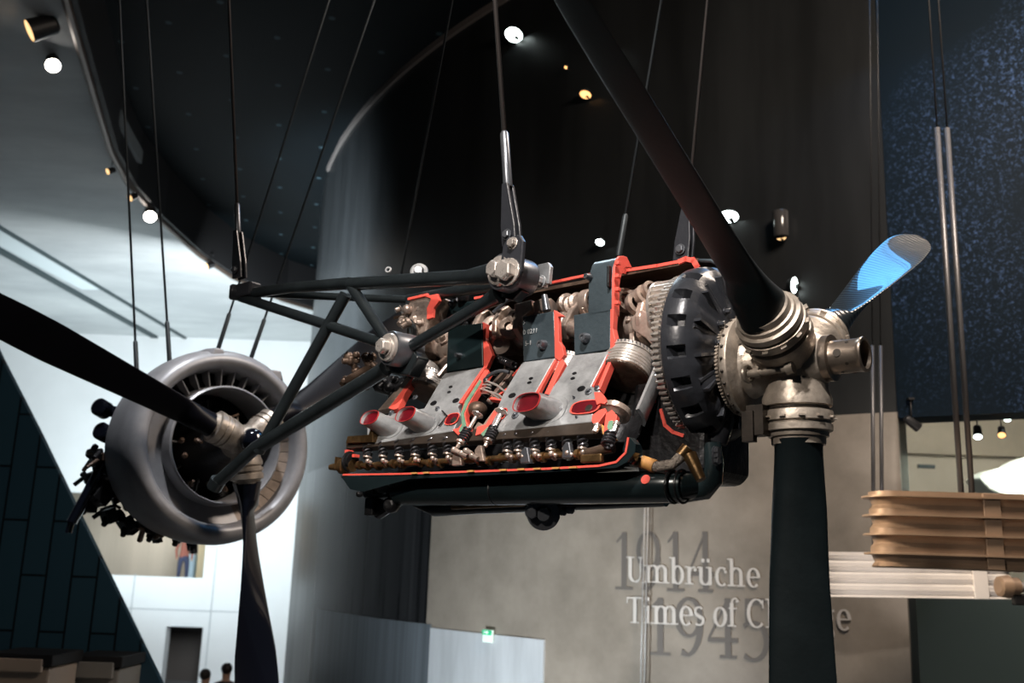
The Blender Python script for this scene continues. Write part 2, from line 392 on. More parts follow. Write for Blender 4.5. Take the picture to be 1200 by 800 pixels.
# ---- dark panelled wall, lower left, with a sloping edge
def panel_mat():
    m = mat('blue_black_panels', (.010, .030, .045), .45, .2, .2, 1)
    nt = m.node_tree; b = nt.nodes['Principled BSDF']
    tc = nt.nodes.new('ShaderNodeTexCoord'); mp = nt.nodes.new('ShaderNodeMapping'); mp.inputs['Rotation'].default_value = (R(90), 0, 0)
    nt.links.new(tc.outputs['Object'], mp.inputs[0])
    sw = nt.nodes.new('ShaderNodeSeparateXYZ'); nt.links.new(tc.outputs['Object'], sw.inputs[0])
    cb = nt.nodes.new('ShaderNodeCombineXYZ'); nt.links.new(sw.outputs['Z'], cb.inputs['X']); nt.links.new(sw.outputs['X'], cb.inputs['Y'])
    br = nt.nodes.new('ShaderNodeTexBrick'); nt.links.new(cb.outputs[0], br.inputs['Vector'])
    br.inputs['Color1'].default_value = (.018, .052, .080, 1); br.inputs['Color2'].default_value = (.022, .062, .092, 1); br.inputs['Mortar'].default_value = (.002, .006, .009, 1)
    br.inputs['Scale'].default_value = 1.0; br.inputs['Mortar Size'].default_value = .012; br.inputs['Brick Width'].default_value = 1.1; br.inputs['Row Height'].default_value = .26
    nt.links.new(br.outputs['Color'], b.inputs['Base Color']); return m
YD = 10.5
pp = [onY(x, y, YD) for x, y in ((-70, 268), (0, 417), (44, 503), (170, 762), (199, 822), (-70, 822))]
mb = MB(); mb.prism(pp, (0, .09, 0)); struct(mb.build('wall_left', panel_mat()))

# ---- right side: far concrete wall, dark header, speckled blue screen
m_farwall = mat('olive_grey_concrete', (.33, .31, .25), .6, 0, .25, .5, .05, 8)
YR = 17.0
pa = onY(1040, 800, YR); pb = onY(1330, 480, YR)
struct(MB().box(((pa.x + pb.x) / 2, YR + .2, CAMZ / 2 + 1.5), (pb.x - pa.x + 3, .4, CAMZ + 5)).build('wall_right', m_farwall))
zj_ = onY(1120, 538, YR).z
struct(MB().box(((pa.x + pb.x) / 2, YR - .1, zj_ + .55), (pb.x - pa.x + 3, .25, 1.0)).build('trim_11', mat('tan_header_concrete', (.26, .235, .18), .6, 0, .2, 1)))
zl_ = onY(1120, 700, YR).z
struct(MB().box(((pa.x + pb.x) / 2, YR - .15, zl_ / 2 - .2), (pb.x - pa.x + 3, .3, zl_ + .4)).build('trim_12', mat('dark_green_plinth', (.055, .075, .07), .6)))
struct(MB().box((onY(1085, 550, YR).x, YR - .02, onY(1070, 546, YR).z), (.28, .06, .06)).build('trim_13', m_slot))
def screen_mat():
    m = mat('speckled_blue_black_scrim', (.01, .014, .02), .6, spec=.08)
    nt = m.node_tree; b = nt.nodes['Principled BSDF']
    tc = nt.nodes.new('ShaderNodeTexCoord')
    n1 = nt.nodes.new('ShaderNodeTexNoise'); n1.inputs['Scale'].default_value = 30; n1.inputs['Detail'].default_value = 4; n1.inputs['Roughness'].default_value = .8
    n2 = nt.nodes.new('ShaderNodeTexNoise'); n2.inputs['Scale'].default_value = .75; n2.inputs['Detail'].default_value = 3
    for n_ in (n1, n2): nt.links.new(tc.outputs['Object'], n_.inputs['Vector'])
    r1 = nt.nodes.new('ShaderNodeValToRGB'); r1.color_ramp.elements[0].position = .52; r1.color_ramp.elements[1].position = .72
    r2 = nt.nodes.new('ShaderNodeValToRGB'); r2.color_ramp.elements[0].position = .42; r2.color_ramp.elements[1].position = .70
    nt.links.new(n1.outputs['Fac'], r1.inputs[0]); nt.links.new(n2.outputs['Fac'], r2.inputs[0])
    mu = nt.nodes.new('ShaderNodeMixRGB'); mu.blend_type = 'MULTIPLY'; mu.inputs[0].default_value = 1
    nt.links.new(r1.outputs[0], mu.inputs[1]); nt.links.new(r2.outputs[0], mu.inputs[2])
    mx = nt.nodes.new('ShaderNodeMixRGB'); nt.links.new(mu.outputs[0], mx.inputs[0]); mx.inputs[1].default_value = (.003, .008, .014, 1); mx.inputs[2].default_value = (.07, .13, .28, 1)
    nt.links.new(mx.outputs[0], b.inputs['Base Color']); return m
m_scr = screen_mat()
struct(arc_band(azR + R(.02), R(38), CAMZ + 1.5, ZTOP, .0, .4, MB(), 40).build('wall_screen', m_scr))
# ================================================================== WRITING ON THE DRUM
def glyphs():
    G = {}
    T = .115; t_ = .035
    def stem(x, y0, y1, s='tb', wd=T, sl=.085):
        out = [[(x, y0, wd), (x, y1, wd)]]
        if 'b' in s: out.append([(x - sl - wd / 2, y0 + t_ / 2, t_), (x + sl + wd / 2, y0 + t_ / 2, t_)])
        if 't' in s: out.append([(x - sl - wd / 2, y1 - t_ / 2, t_), (x + sl + wd / 2, y1 - t_ / 2, t_)])
        if 'l' in s: out.append([(x - sl - wd / 2, y1 - t_ / 2, t_), (x, y1 - t_ / 2, t_)])
        return out
    def arc(cx, cy, rx, ry, a0, a1, thick=T, thin=t_, n=22):
        o = []
        for i in range(n + 1):
            a = R(a0 + (a1 - a0) * i / n); o.append((cx + rx * math.cos(a), cy + ry * math.sin(a), thin + (thick - thin) * abs(math.cos(a)) ** 1.3))
        return o
    X = .48; C = .70
    G['U'] = (.68, stem(.16, .2, C, 't') + [arc(.34, .2, .18, .19, 180, 300), [(.52, .2, .045), (.52, C, .045)], [(.44, C - .02, t_), (.60, C - .02, t_)], arc(.34, .2, .18, .19, 300, 360, .045)])
    G['m'] = (.86, stem(.12, 0, X, 'bl') + stem(.41, 0, X * .7, 'b') + stem(.70, 0, X * .7, 'b') + [arc(.27, .33, .14, .14, 0, 160), arc(.56, .33, .14, .14, 0, 160)])
    G['b'] = (.54, stem(.12, 0, C + .02, 'l') + [arc(.27, .24, .16, .235, -160, 160)])
    G['r'] = (.40, stem(.12, 0, X, 'bl') + [arc(.27, .30, .12, .16, 60, 170, .05), [(.315, .42, .1), (.335, .36, .09)]])
    G['u'] = (.58, stem(.12, .14, X, 'l') + stem(.43, 0, X, 'l') + [arc(.27, .16, .15, .15, 180, 340)])
    G['\u00fc'] = (.58, G['u'][1] + [[(.19, .60, .1), (.19, .70, .1)], [(.37, .60, .1), (.37, .70, .1)]])
    G['c'] = (.46, [arc(.25, .24, .17, .235, 50, 310), [(.37, .40, .09), (.37, .33, .08)]])
    G['h'] = (.60, stem(.12, 0, C + .02, 'bl') + stem(.43, 0, X * .7, 'b') + [arc(.28, .33, .15, .14, 0, 160)])
    G['e'] = (.47, [arc(.25, .24, .17, .235, 0, 315), [(.1, .25, t_), (.41, .25, t_)]])
    G['T'] = (.62, stem(.31, 0, C, 'b') + [[(.04, C - .02, .045), (.58, C - .02, .045)], [(.055, C, t_), (.055, C - .16, t_)], [(.565, C, t_), (.565, C - .16, t_)]])
    G['i'] = (.29, stem(.14, 0, X, 'bl') + [[(.14, .60, .11), (.14, .71, .11)]])
    G['s'] = (.40, [arc(.20, .355, .125, .115, 40, 225, .085), arc(.20, .125, .135, .115, -140, 60, .095), [(.10, .29, .1), (.29, .19, .1)]])
    G['o'] = (.50, [arc(.25, .24, .17, .235, 0, 360)])
    G['f'] = (.34, stem(.13, 0, .60, 'b') + [arc(.25, .58, .12, .13, 60, 180, .07), [(.31, .67, .1), (.32, .62, .09)], [(.02, X - .02, t_), (.30, X - .02, t_)]])
    G['C'] = (.66, [arc(.35, .35, .26, .345, 45, 315), [(.555, .68, .04), (.555, .48, .04)]])
    G['a'] = (.50, stem(.36, .03, X * .75, '') + [arc(.235, .33, .125, .14, 0, 165, .07), arc(.22, .14, .13, .13, 40, 300, .1), [(.36, .03, .06), (.46, .03, .05)]])
    G['n'] = (.58, stem(.12, 0, X, 'bl') + stem(.43, 0, X * .7, 'b') + [arc(.28, .33, .15, .14, 0, 160)])
    G['g'] = (.50, [arc(.22, .31, .15, .16, 0, 360, .09), arc(.24, -.09, .18, .11, 0, 360, .06), [(.10, .15, .06), (.15, .04, .09), (.34, .03, .08)], [(.35, .42, .05), (.46, .46, .07)]])
    G['1'] = (.46, stem(.25, 0, .70, 'b', .10, .12) + [[(.10, .58, .03), (.25, .69, .05)]])
    G['9'] = (.54, [arc(.26, .47, .19, .225, 0, 360, .09), arc(.20, .40, .25, .39, -80, 0, .10), [(.14, .05, .08), (.24, .02, .04)]])
    G['4'] = (.54, stem(.36, 0, .70, 'b', .10, .09) + [[(.36, .69, .04), (.05, .23, .04)], [(.03, .21, .05), (.52, .21, .05)]])
    G['5'] = (.52, [arc(.22, .21, .22, .215, -130, 130, .09), [(.12, .38, .035), (.12, .70, .035)], [(.11, .665, .07), (.42, .665, .07)]])
    G[' '] = (.24, [])
    return G
GL = glyphs()
def writing(text, pa, pb, hpx, off, m_, name, label, tot=None):
    """text along the drum between two surveyed baseline points"""
    a, b_ = px_drum(*pa), px_drum(*pb)
    top = px_drum(pa[0], pa[1] - hpx); H = (top.z - a.z) / .70
    azA, azB = px_az(*pa), px_az(*pb)
    width = sum(GL[c][0] for c in text); mb = MB(); cur = 0
    for c in text:
        for st in GL[c][1]:
            n_ = len(st)
            for side in (0,):
                outl = []; outr = []
                for i, (x, y, wd) in enumerate(st):
                    x1_, y1_, _ = st[max(i - 1, 0)]; x2_, y2_, _ = st[min(i + 1, n_ - 1)]
                    dx, dy = x2_ - x1_, y2_ - y1_; l = math.hypot(dx, dy) or 1
                    nx, ny = -dy / l * wd / 2, dx / l * wd / 2
                    outl.append((x + nx, y + ny)); outr.append((x - nx, y - ny))
                for i in range(n_ - 1):
                    q = [outl[i], outl[i + 1], outr[i + 1], outr[i]]
                    P = []
                    for dd in (0, .008):
                        for (x, y) in q:
                            az = azA + (azB - azA) * (cur + x) / width
                            p = drum_pt(az, 0, off + dd); P.append(Vector((p.x, p.y, a.z + (b_.z - a.z) * (cur + x) / width + y * H)))
                    mb.add(P, [(4, 5, 6, 7), (0, 3, 2, 1), (0, 1, 5, 4), (1, 2, 6, 5), (2, 3, 7, 6), (3, 0, 4, 7)])
        cur += GL[c][0]
    o = mb.build(name, m_); tag(o, label, 'wall lettering'); return o
m_ltext = mat('light_grey_lettering', (.60, .57, .54), .6); m_dtext = mat('dark_grey_numerals', (.135, .122, .112), .5)
writing('1914', (716, 690), (838, 694), 66, .032, m_dtext, 'wall_numerals', 'large dark grey numerals 1914 on the beige curved wall')
writing('1945', (756, 766), (905, 773), 66, .032, m_dtext, 'wall_numerals', 'large dark grey numerals 1945 lowest on the beige curved wall')
writing('Umbr\u00fcche', (733, 681), (891, 688), 29, .042, m_ltext, 'wall_lettering', 'pale serif word Umbr\u00fcche on the beige curved wall')
writing('Times of Change', (733, 729), (998, 738), 30, .042, m_ltext, 'wall_lettering', 'pale serif words Times of Change on the beige curved wall')

# ================================================================== CUTAWAY ENGINE (foreground)
ERot = Matrix([[LX[0], LY[0], 0], [LX[1], LY[1], 0], [0, 0, 1]])
eng = empty('aircraft_engine', tuple(HUB), (0, 0, AZ))
tag(eng, 'cutaway V twelve aircraft engine with red painted cut edges, hanging in the foreground', 'engine')
XA = (1, 0, 0)
def lab(o, t): o['label'] = t; return o
CR = Vector((0, 0, .245))                                   # crankshaft axis height

# ---- crankcase shell: roof and far side, seen from inside
prof = [(.00, .425), (.06, .432), (.12, .425), (.19, .39), (.235, .32), (.25, .22), (.25, .06)]
def shell(xa, xb, name, lb=None):
    mb = MB(); th = .014; n = len(prof)
    ring = [(y, z) for y, z in prof] + [(y - th * (.2 if i == 0 else 1) if i > 2 else y, z - th) for i, (y, z) in list(enumerate(prof))[::-1]]
    mb.loft([[Vector((x, y, z)) for y, z in ring] for x in (xa, xb)], True, 0, True)
    for k in range(3):
        z = .40 - .06 * k
        mb.tube([(xa + .03, .13 + .045 * k, z), (xb - .03, .13 + .045 * k, z)], .006, 6)
    return mb.build(name, m_brown, eng)
x_p3r = L(722, 305, -.02).x
shell(-1.46, -.36, 'crankcase_roof')
shell(-1.95, -1.47, 'crankcase_roof')
mb = MB()
def redstrip(mb, pts, w_, y, dp=.012):
    """a painted cut edge: a narrow band that follows surveyed points"""
    P = [L(px, py, y) for px, py in pts]
    for i in range(len(P) - 1):
        d = (P[i + 1] - P[i]).normalized(); nn = Vector((-d.z, 0, d.x)) * w_ / 2
        mb.prism([P[i] - nn - d * w_ * .3, P[i + 1] - nn + d * w_ * .3, P[i + 1] + nn + d * w_ * .3, P[i] + nn - d * w_ * .3], (0, dp, 0))
for pts_, w_, y_ in (([(556, 349), (596, 342)], .010, -.005), ([(640, 332), (692, 321)], .010, -.005), ([(716, 319), (770, 311), (812, 303)], .012, -.005), ([(796, 306), (803, 303), (812, 305), (816, 312), (818, 334)], .018, -.015)):
    mb = MB(); redstrip(mb, pts_, w_, y_); lab(mb.build('roof_cut_edge', m_red, eng), 'red cut edge along the crankcase roof')
# grey rounded outside of the roof at the propeller end
mb = MB(); ring = [(y, z) for y, z in prof] 
mb.loft([[Vector((x, y * k + .005, .06 + (z - .06) * k2)) for y, z in ring] for x, k, k2 in ((-.365, 1, 1), (-.31, .98, .97), (-.27, .93, .90), (-.25, .85, .80))], False, 0, True, False)
sh = mb.build('crankcase_nose', m_plate, eng); so_ = sh.modifiers.new('thick', 'SOLIDIFY'); so_.thickness = .012
# ---- crankcase side plates (what is left of the near side)
def plate(pts, name='crankcase_side_plate', m_=m_plate, y=-.17, dp=.025):
    mb = MB(); mb.prism([L(px, py, y) for px, py in pts], (0, dp, 0)); return mb.build(name, m_, eng, .004)
p1 = plate([(525, 383), (565, 378), (566, 429), (523, 436)], m_=m_platedark)
lab(p1, 'black green side plate')
p2 = plate([(612, 371), (649, 364), (652, 418), (613, 424)])
# third one curls over the top
mb = MB()
prof3 = [(-.17, None)]
lowq = [(672, 369), (690, 366), (716, 362), (715, 409), (673, 416)]
mb.prism([L(px, py, -.17) for px, py in lowq], (0, .025, 0))
a0 = L(689, 367, -.17); a1 = L(717, 362, -.17)
ring = []
zt = L(700, 303, -.08).z
path = [(-.17, a0.z - .01), (-.17, a0.z + .11), (-.165, a0.z + .155), (-.150, a0.z + .19), (-.135, a0.z + .206), (-.11, a0.z + .214), (-.085, a0.z + .216)]
inn = [(y + .022, z - (.0 if i < 2 else .02)) for i, (y, z) in enumerate(path)]
loop = path + inn[::-1]
mb.loft([[Vector((x, y, z)) for y, z in loop] for x in (a0.x, a1.x)], True, 0, True)
p3 = mb.build('crankcase_side_plate', m_plate, eng, .003)
# red faces of the plates
def redpoly(pts, y, dp, name, m_=m_red, par=eng, mats=None):
    mb = MB(); mb.prism([L(px, py, y) for px, py in pts], (0, dp, 0)); o = mb.build(name, m_, par, .0015); return o
lab(redpoly([(565, 377), (570, 380), (569, 396), (577, 416), (570, 431), (566, 430)], -.165, .02, 'cut_edge', m_red), 'red cut edge of the black plate')
lab(redpoly([(649, 363), (660, 370), (654, 371), (655, 400), (659, 406), (661, 416), (656, 423), (650, 419)], -.172, .02, 'cut_edge'), 'red cut edge of the middle plate')
mb = MB()
for x_ in (a1.x,):
    lp = [(y - .004, z + .003) for y, z in path] + [(y + .012, z - .012) for y, z in inn[::-1]]
    mb.loft([[Vector((x, y, z)) for y, z in lp] for x in (x_ + .001, x_ + .011)], True)
mb.prism([L(px, py, -.176) for px, py in [(715, 362), (719, 362), (718, 385), (721, 398), (719, 407), (715, 411)]], (0, .03, 0))
for k in range(4): mb.box((a1.x + .025, -.172, a0.z + .02 + .05 * k), (.018, .02, .014))
lab(mb.build('cut_edge', m_red, eng, .002), 'scalloped red cut edge of the tall plate')
mb = MB(); c = L(727, 309, -.03)
mb.torus(c, (0, 1, 0), .014, .007, 20, 8); mb.prism([L(px, py, -.035) for px, py in [(718, 318), (722, 303), (727, 301), (724, 312), (722, 320)]], (0, .015, 0))
mb.prism([L(px, py, -.035) for px, py in [(728, 312), (732, 310), (731, 320), (728, 320)]], (0, .015, 0))
lab(mb.build('lifting_eye', m_red, eng), 'red lifting eye')
# bosses
def boss(c, ax, r, h, m_, name='plate_bolt'):
    mb = MB(); mb.lathe([(0, r * 1.25), (h * .4, r * 1.15), (h, r * .85), (h, r * .4), (h * .85, r * .35)], c, ax, 20); return mb.build(name, m_, eng)
NY = (0, -1, 0)
for px, py, r in ((539, 417, .010), (637, 404, .016), (687, 396, .016), (691, 325, .011)): boss(L(px, py, -.17), NY, r, .028, m_bush)
mb = MB(); c = L(714, 324, -.178); mb.box(c, (.012, .02, .085)); mb.build('plate_slot', m_dark, eng, .005, 3)
# stamped characters
def text3d(s, p, size, m_, name, par, rotx=90, ext=.0015, sx=1.):
    cu = bpy.data.curves.new('t', 'FONT'); cu.body = s; cu.size = size; cu.extrude = ext
    o = bpy.data.objects.new('t', cu); COL.objects.link(o)
    bpy.context.view_layer.update()
    me = bpy.data.meshes.new_from_object(o.evaluated_get(bpy.context.evaluated_depsgraph_get()))
    bpy.data.objects.remove(o); me.materials.clear(); me.materials.append(m_)
    q = bpy.data.objects.new(name, me); COL.objects.link(q); q.parent = par; q.location = p; q.rotation_euler = (R(rotx), 0, 0); q.scale = (sx, 1, 1); return q
text3d('0 0211', L(613, 392, -.1725), .026, m_letter, 'stamped_number', eng, sx=1.0)
text3d('5-1', L(615, 405, -.1725), .026, m_letter, 'stamped_number', eng)
text3d('5', L(613, 380, -.1725), .024, m_letter, 'stamped_number', eng)

# ---- cylinder blocks of the near bank with the heads below them
def fprism(pts, depth=.03, off=0., side=None):
    mb = MB(); mb.prism([FC(px, py, off) for px, py in pts], tuple(-BN * depth), 0, side); return mb
b2 = [(521, 437), (567, 430), (553, 452), (541, 471), (536, 476), (540, 485), (531, 505), (430, 521), (430, 499), (456, 485), (497, 478)]
fprism(b2, .035).build('cylinder_block', m_alu, eng, .004)
b34 = [(612, 424), (651, 419), (628, 459), (641, 461), (654, 445), (663, 430), (671, 416), (714, 411), (693, 452), (703, 457), (700, 467), (695, 476), (695, 494), (572, 507), (580, 485), (589, 462)]
fprism(b34, .035).build('cylinder_block', m_alu, eng, .004)
b1 = [(477, 441), (482, 444), (455, 478), (442, 481)]
fprism(b1, .03).build('cylinder_block', m_alubeige, eng, .003)
# red faces down the cut cylinders
def fred(pts, off=.004, depth=.03, name='cylinder_cut_edge', m_=m_red, lb=None):
    o = fprism(pts, depth, off).build(name, m_, eng, .0015)
    if lb: lab(o, lb)
    return o
fred([(482, 443), (487, 434), (490, 432), (489, 438), (462, 480), (455, 478)], m_=m_red)
fred([(468, 465), (474, 462), (466, 478), (460, 480)], .006)
fred([(565, 431), (569, 429), (541, 472), (537, 472)], .003, lb='red cut edge of the cylinder')
fred([(568, 433), (573, 434), (562, 452), (549, 474), (545, 484), (547, 494), (553, 502), (549, 509), (543, 516), (530, 503), (537, 501), (541, 496), (540, 482), (543, 474), (556, 452)], .006, lb='orange red cut face of the cylinder head')
fred([(562, 444), (564, 446), (548, 472), (543, 484), (546, 498), (540, 507), (537, 505), (541, 497), (540, 484), (545, 470)], .011, .01, 'coolant_gap', m_green)
fred([(650, 420), (652, 421), (631, 460), (628, 459)], .003); fred([(655, 424), (659, 420), (662, 425), (643, 462), (638, 461)], .003)
fred([(714, 411), (716, 411), (695, 453), (693, 452)], .003); fred([(718, 410), (721, 412), (703, 456), (699, 455)], .003)
mb = MB(); mb.prism([FC(*p, -.012) for p in [(648, 427), (650, 432), (636, 460), (629, 460)]], tuple(-BN * .02)); mb.build('dark_gap', m_dark, eng)
# casting cut between the heads: white and red pieces around the valves
fred([(552, 505), (560, 494), (566, 497), (574, 486), (580, 478), (590, 474), (594, 479), (588, 488), (583, 500), (577, 512), (561, 514), (551, 513)], -.004, .03, 'valve_guide_casting', m_alubeige)
fred([(559, 500), (569, 497), (575, 487), (579, 480), (582, 484), (573, 499), (566, 507), (557, 510)], .004, .02, 'valve_guide_cut', m_red)
fred([(563, 508), (571, 500), (576, 498), (572, 508), (566, 511)], .008, .012, 'coolant_gap', m_green)
# combustion dome, valve, spring
mb = MB(); c = FC(559, 480, -.03); mb.ball(c, .042, 20, 0, (1.0, .9, .8)); mb.build('combustion_dome', m_brown, eng)
def valve(px1, py1, px2, py2, off=.015):
    a = FC(px1, py1, off); b_ = FC(px2, py2, off); d = (b_ - a).normalized()
    mb = MB(); mb.lathe([(0, .024), (.004, .024), (.014, .008), ((b_ - a).length, .006)], a, d, 20); o = mb.build('valve', m_steel, eng)
    mb = MB(); e = b_ + d * .055; mb.helix(b_, e, .017, .0045, 5); mb.build('valve_spring', m_spring, eng)
    mb = MB(); mb.lathe([(0, .018), (.008, .018), (.01, .01)], e, d, 16); mb.hexbolt(e + d * .012, d, .008, .02); mb.build('spring_retainer', m_crank, eng)
valve(560, 485, 549, 503)
valve(588, 482, 579, 501)
# silver curved pipes between the blocks
for k, (dx, dy) in enumerate(((0, 0), (-6, 9), (3, 12))):
    mb = MB(); mb.tube([FC(563 + dx, 447 + dy, -.02), FC(572 + dx, 447 + dy, .0), FC(582 + dx, 451 + dy, .0), FC(592 + dx, 459 + dy, -.01)], .0045, 8)
    mb.build('ignition_lead', m_steel, eng)
# loose details in the gap between the blocks
mb = MB(); N_ = 16; c_ = FC(588, 470, -.06)
pts_ = [c_ + Vector((math.cos(R(200 - 9 * k)) * .115, -.02, math.sin(R(200 - 9 * k)) * .115 + .0)) for k in range(N_)]
mb.tube(pts_, .007, 8); mb.build('toothed_arc', m_bush, eng)
for (x0_, y0_, x1_, y1_, off, wd, m_) in ((600, 434, 571, 470, -.045, .020, m_crank), (606, 440, 580, 470, -.035, .012, m_brown), (592, 432, 578, 448, -.06, .016, m_crank), (584, 440, 566, 462, -.08, .022, m_dark), (611, 428, 600, 440, -.03, .010, m_red), (594, 455, 584, 462, -.01, .010, m_red), (574, 466, 590, 468, -.006, .012, m_red)):
    a_, b_ = FC(x0_, y0_, off), FC(x1_, y1_, off); d_ = (b_ - a_).normalized(); n_ = d_.cross(Vector(tuple(BN))).normalized() * wd / 2
    mb = MB(); mb.prism([a_ - n_, b_ - n_, b_ + n_, a_ + n_], tuple(-BN * .02)); mb.build('gap_strut', m_, eng, .002)
for k, (rr, oo) in enumerate(((.060, .0), (.060, .012), (.050, .03))):
    mb = MB(); c_ = FC(568, 462, -.03) + Vector((0, 0, .01 - oo)); mb.tube([c_ + Vector((math.cos(R(150 - 14 * j)) * rr, -.01 * j / 4, math.sin(R(150 - 14 * j)) * rr * .45)) for j in range(9)], .0035, 6); mb.build('ring_segment', m_steel, eng)
# details on the faces
def dip(px, py, rx, rz, m_=m_dark):
    mb = MB(); c = FC(px, py, .002); u = Vector((1, 0, 0)); w_ = Vector(tuple(BD))
    mb.prism([c + u * rx * math.cos(a) + w_ * rz * math.sin(a) for a in [2 * PI * k / 24 for k in range(24)]], tuple(-BN * .004)); return mb.build('tube_recess', m_, eng)
for px, py in ((508, 472), (534, 469), (600, 463), (681, 455)): dip(px, py, .017, .012)
for px, py in ((526, 459), (528, 453), (620, 448), (622, 443), (671, 443), (673, 437)): dip(px, py, .010, .006)
for px, py, r in ((511, 493, .013), (513, 479, .011), (604, 487, .015), (657, 480, .016), (487, 466, .012), (459, 484, .012), (640, 466, .013), (676, 489, .005), (673, 466, .005), (690, 459, .014), (700, 455, .011)):
    c = FC(px, py); mb = MB(); mb.lathe([(0, r), (.004, r), (.006, r * .7), (.006, r * .45), (.002, r * .4)], c, BN, 20)
    mb.hexbolt(c + Vector(tuple(BN)) * .004, BN, r * .42, .008); mb.build('head_bolt', m_bush, eng)
mb = MB(); P = [FC(518, 481, .008), FC(524, 487, .008), FC(514, 499, .008)]
for a, b_ in zip(P[:-1], P[1:]): mb.tube([a, b_], .003, 6)
mb.build('wire_clip', m_dark, eng)

m_mrim = mat('dull_red_rim', (.34, .02, .02), .5)
# ---- exhaust stubs: oval pipes with red mouths
def stub(bx, by, mx, my, rx, rz):
    a = FC(bx, by, -.005); b_ = FC(mx, my, 0) ;
    ln = .088; b_ = a + Vector(tuple(BN)) * ln
    # aim the mouth at its surveyed place on a plane standing ln off the face
    b_ = FC(mx, my, ln); d = (b_ - a).normalized()
    U = Vector((1, 0, 0)); Wd = Vector((0, -.42, -.9)).normalized()
    def oval(c, k, f=1.0):
        out = []
        for j in range(32):
            t = 2 * PI * j / 32; ca, sa = math.cos(t), math.sin(t)
            out.append(c + U * (abs(ca) ** .75) * math.copysign(rx * k, ca) + Wd * (abs(sa) ** .75) * math.copysign(rz * k, sa))
        return out
    mb = MB(); mb.loft([oval(a, 1.5), oval(a + d * .012, 1.5), oval(a + d * .0121, 1.18), oval(a + (b_ - a) * .5, 1.08), oval(b_, 1.0), oval(b_, .94), oval(b_ - d * .03, .90)], False)
    o = mb.build('exhaust_stub', m_alu, eng)
    mb = MB(); mb.loft([oval(b_ - d * .012, .93), oval(b_ - d * .05, .90)], True, 0); lab(mb.build('port_lining', m_dred, o), 'deep red lining of the exhaust mouth')
    mb = MB(); mb.loft([oval(b_ - d * .002, 1.01), oval(b_ + d * .002, 1.01), oval(b_ + d * .002, .95), oval(b_ - d * .002, .95)], False); mb.build('mouth_rim', m_mrim, o)
stub(459, 503, 433, 489, .049, .033)
stub(500, 498, 475, 485, .050, .034)
stub(643, 481, 617, 471, .058, .040)
def port(cx, cy, rx, rz, x_off=0):
    U = Vector((1, 0, 0)); Wd = Vector(tuple(BD)); c = FC(cx, cy, .003)
    def ov(c, k): return [c + U * (abs(math.cos(t)) ** .7) * math.copysign(rx * k, math.cos(t)) + Wd * (abs(math.sin(t)) ** .7) * math.copysign(rz * k, math.sin(t)) for t in [2 * PI * j / 32 for j in range(32)]]
    N = Vector(tuple(BN)); mb = MB(); mb.loft([ov(c, 1.12), ov(c + N * .003, 1.12), ov(c + N * .003, 1.0), ov(c, 1.0)], False); r_ = mb.build('exhaust_port', m_red, eng)
    mb = MB(); mb.loft([ov(c, 1.0), ov(c + N * .001, 1.0)], True); mb.build('port_lining', m_dred, r_)
    mb = MB(); c2 = c + U * rx * .3 + Wd * rz * .2 + N * .0015; mb.lathe([(0, rz * .55), (.001, rz * .5)], c2, BN, 20); mb.build('port_throat', m_hubdark, r_)
port(530, 491, .030, .026); port(686, 477, .056, .027); port(589, 485, .016, .024)

# ---- far bank and dark interior behind
mb = MB()
for k in range(6):
    x = -1.78 + .21 * k
    mb.prism([(x, .08, .12), (x + .18, .08, .12), (x + .18, .20, .16), (x, .20, .16)], (0, .16, -.44))
mb.box((-1.2, .12, -.26), (1.36, .22, .12))
mb.build('far_cylinder_bank', m_dark, eng, .01)
mb = MB(); mb.box((-1.12, .06, .02), (1.26, .05, .16)); mb.build('centre_web', m_dark, eng, .01)

# ---- crankshaft
mb = MB(); zc = CR.z
mb.lathe([(0, .034), (1.32, .034)], (-1.80, 0, zc), XA, 24, smooth=True)
xs = [-1.72, -1.50, -1.28, -1.06, -.84, -.62]
throws = [90, 210, 330, 330, 210, 90]
for x, th in zip(xs, throws):
    t = R(th); dv = Vector((0, math.cos(t), math.sin(t)))
    cpin = Vector((x, 0, zc)) + dv * .065
    mb.lathe([(-.05, .036), (.05, .036)], cpin, XA, 20)
    for sx in (-.068, .042):
        p = Vector((0, -dv.z, dv.y)); b0 = Vector((x + sx, 0, zc))
        poly = [b0 + dv * .10 + p * .03, b0 + dv * .10 - p * .03, b0 + dv * .04 - p * .06, b0 - dv * .03 - p * .085, b0 - dv * .10 - p * .075, b0 - dv * .125 - p * .03, b0 - dv * .125 + p * .03, b0 - dv * .10 + p * .075, b0 - dv * .03 + p * .085, b0 + dv * .04 + p * .06]
        mb.prism(poly, (.028, 0, 0))
    # bearing collars
    mb.lathe([(.09, .055), (.10, .062), (.125, .062), (.135, .055)], (x, 0, zc), XA, 28)
crank = mb.build('crankshaft', m_crank, eng, .006)
# end bearing and small timing gear
mb = MB(); mb.lathe([(0, .06), (.03, .085), (.035, .095), (.05, .095), (.052, .08), (.07, .07)], (-.555, 0, zc), XA, 36); mb.build('main_bearing', m_crank, eng)
mb = MB(); mb.gear((-.50, 0, zc), XA, .098, .085, 26, .012); mb.lathe([(-.012, .10), (-.011, .113), (0, .113)], (-.50, 0, zc), XA, 36); mb.build('pinion_gear', m_steel, eng)
redpoly([(775, 332), (787, 331), (791, 336), (783, 338), (776, 347)], -.05, .02, 'cut_edge')
redpoly([(774, 392), (783, 390), (783, 404), (776, 400)], -.05, .02, 'cut_edge')

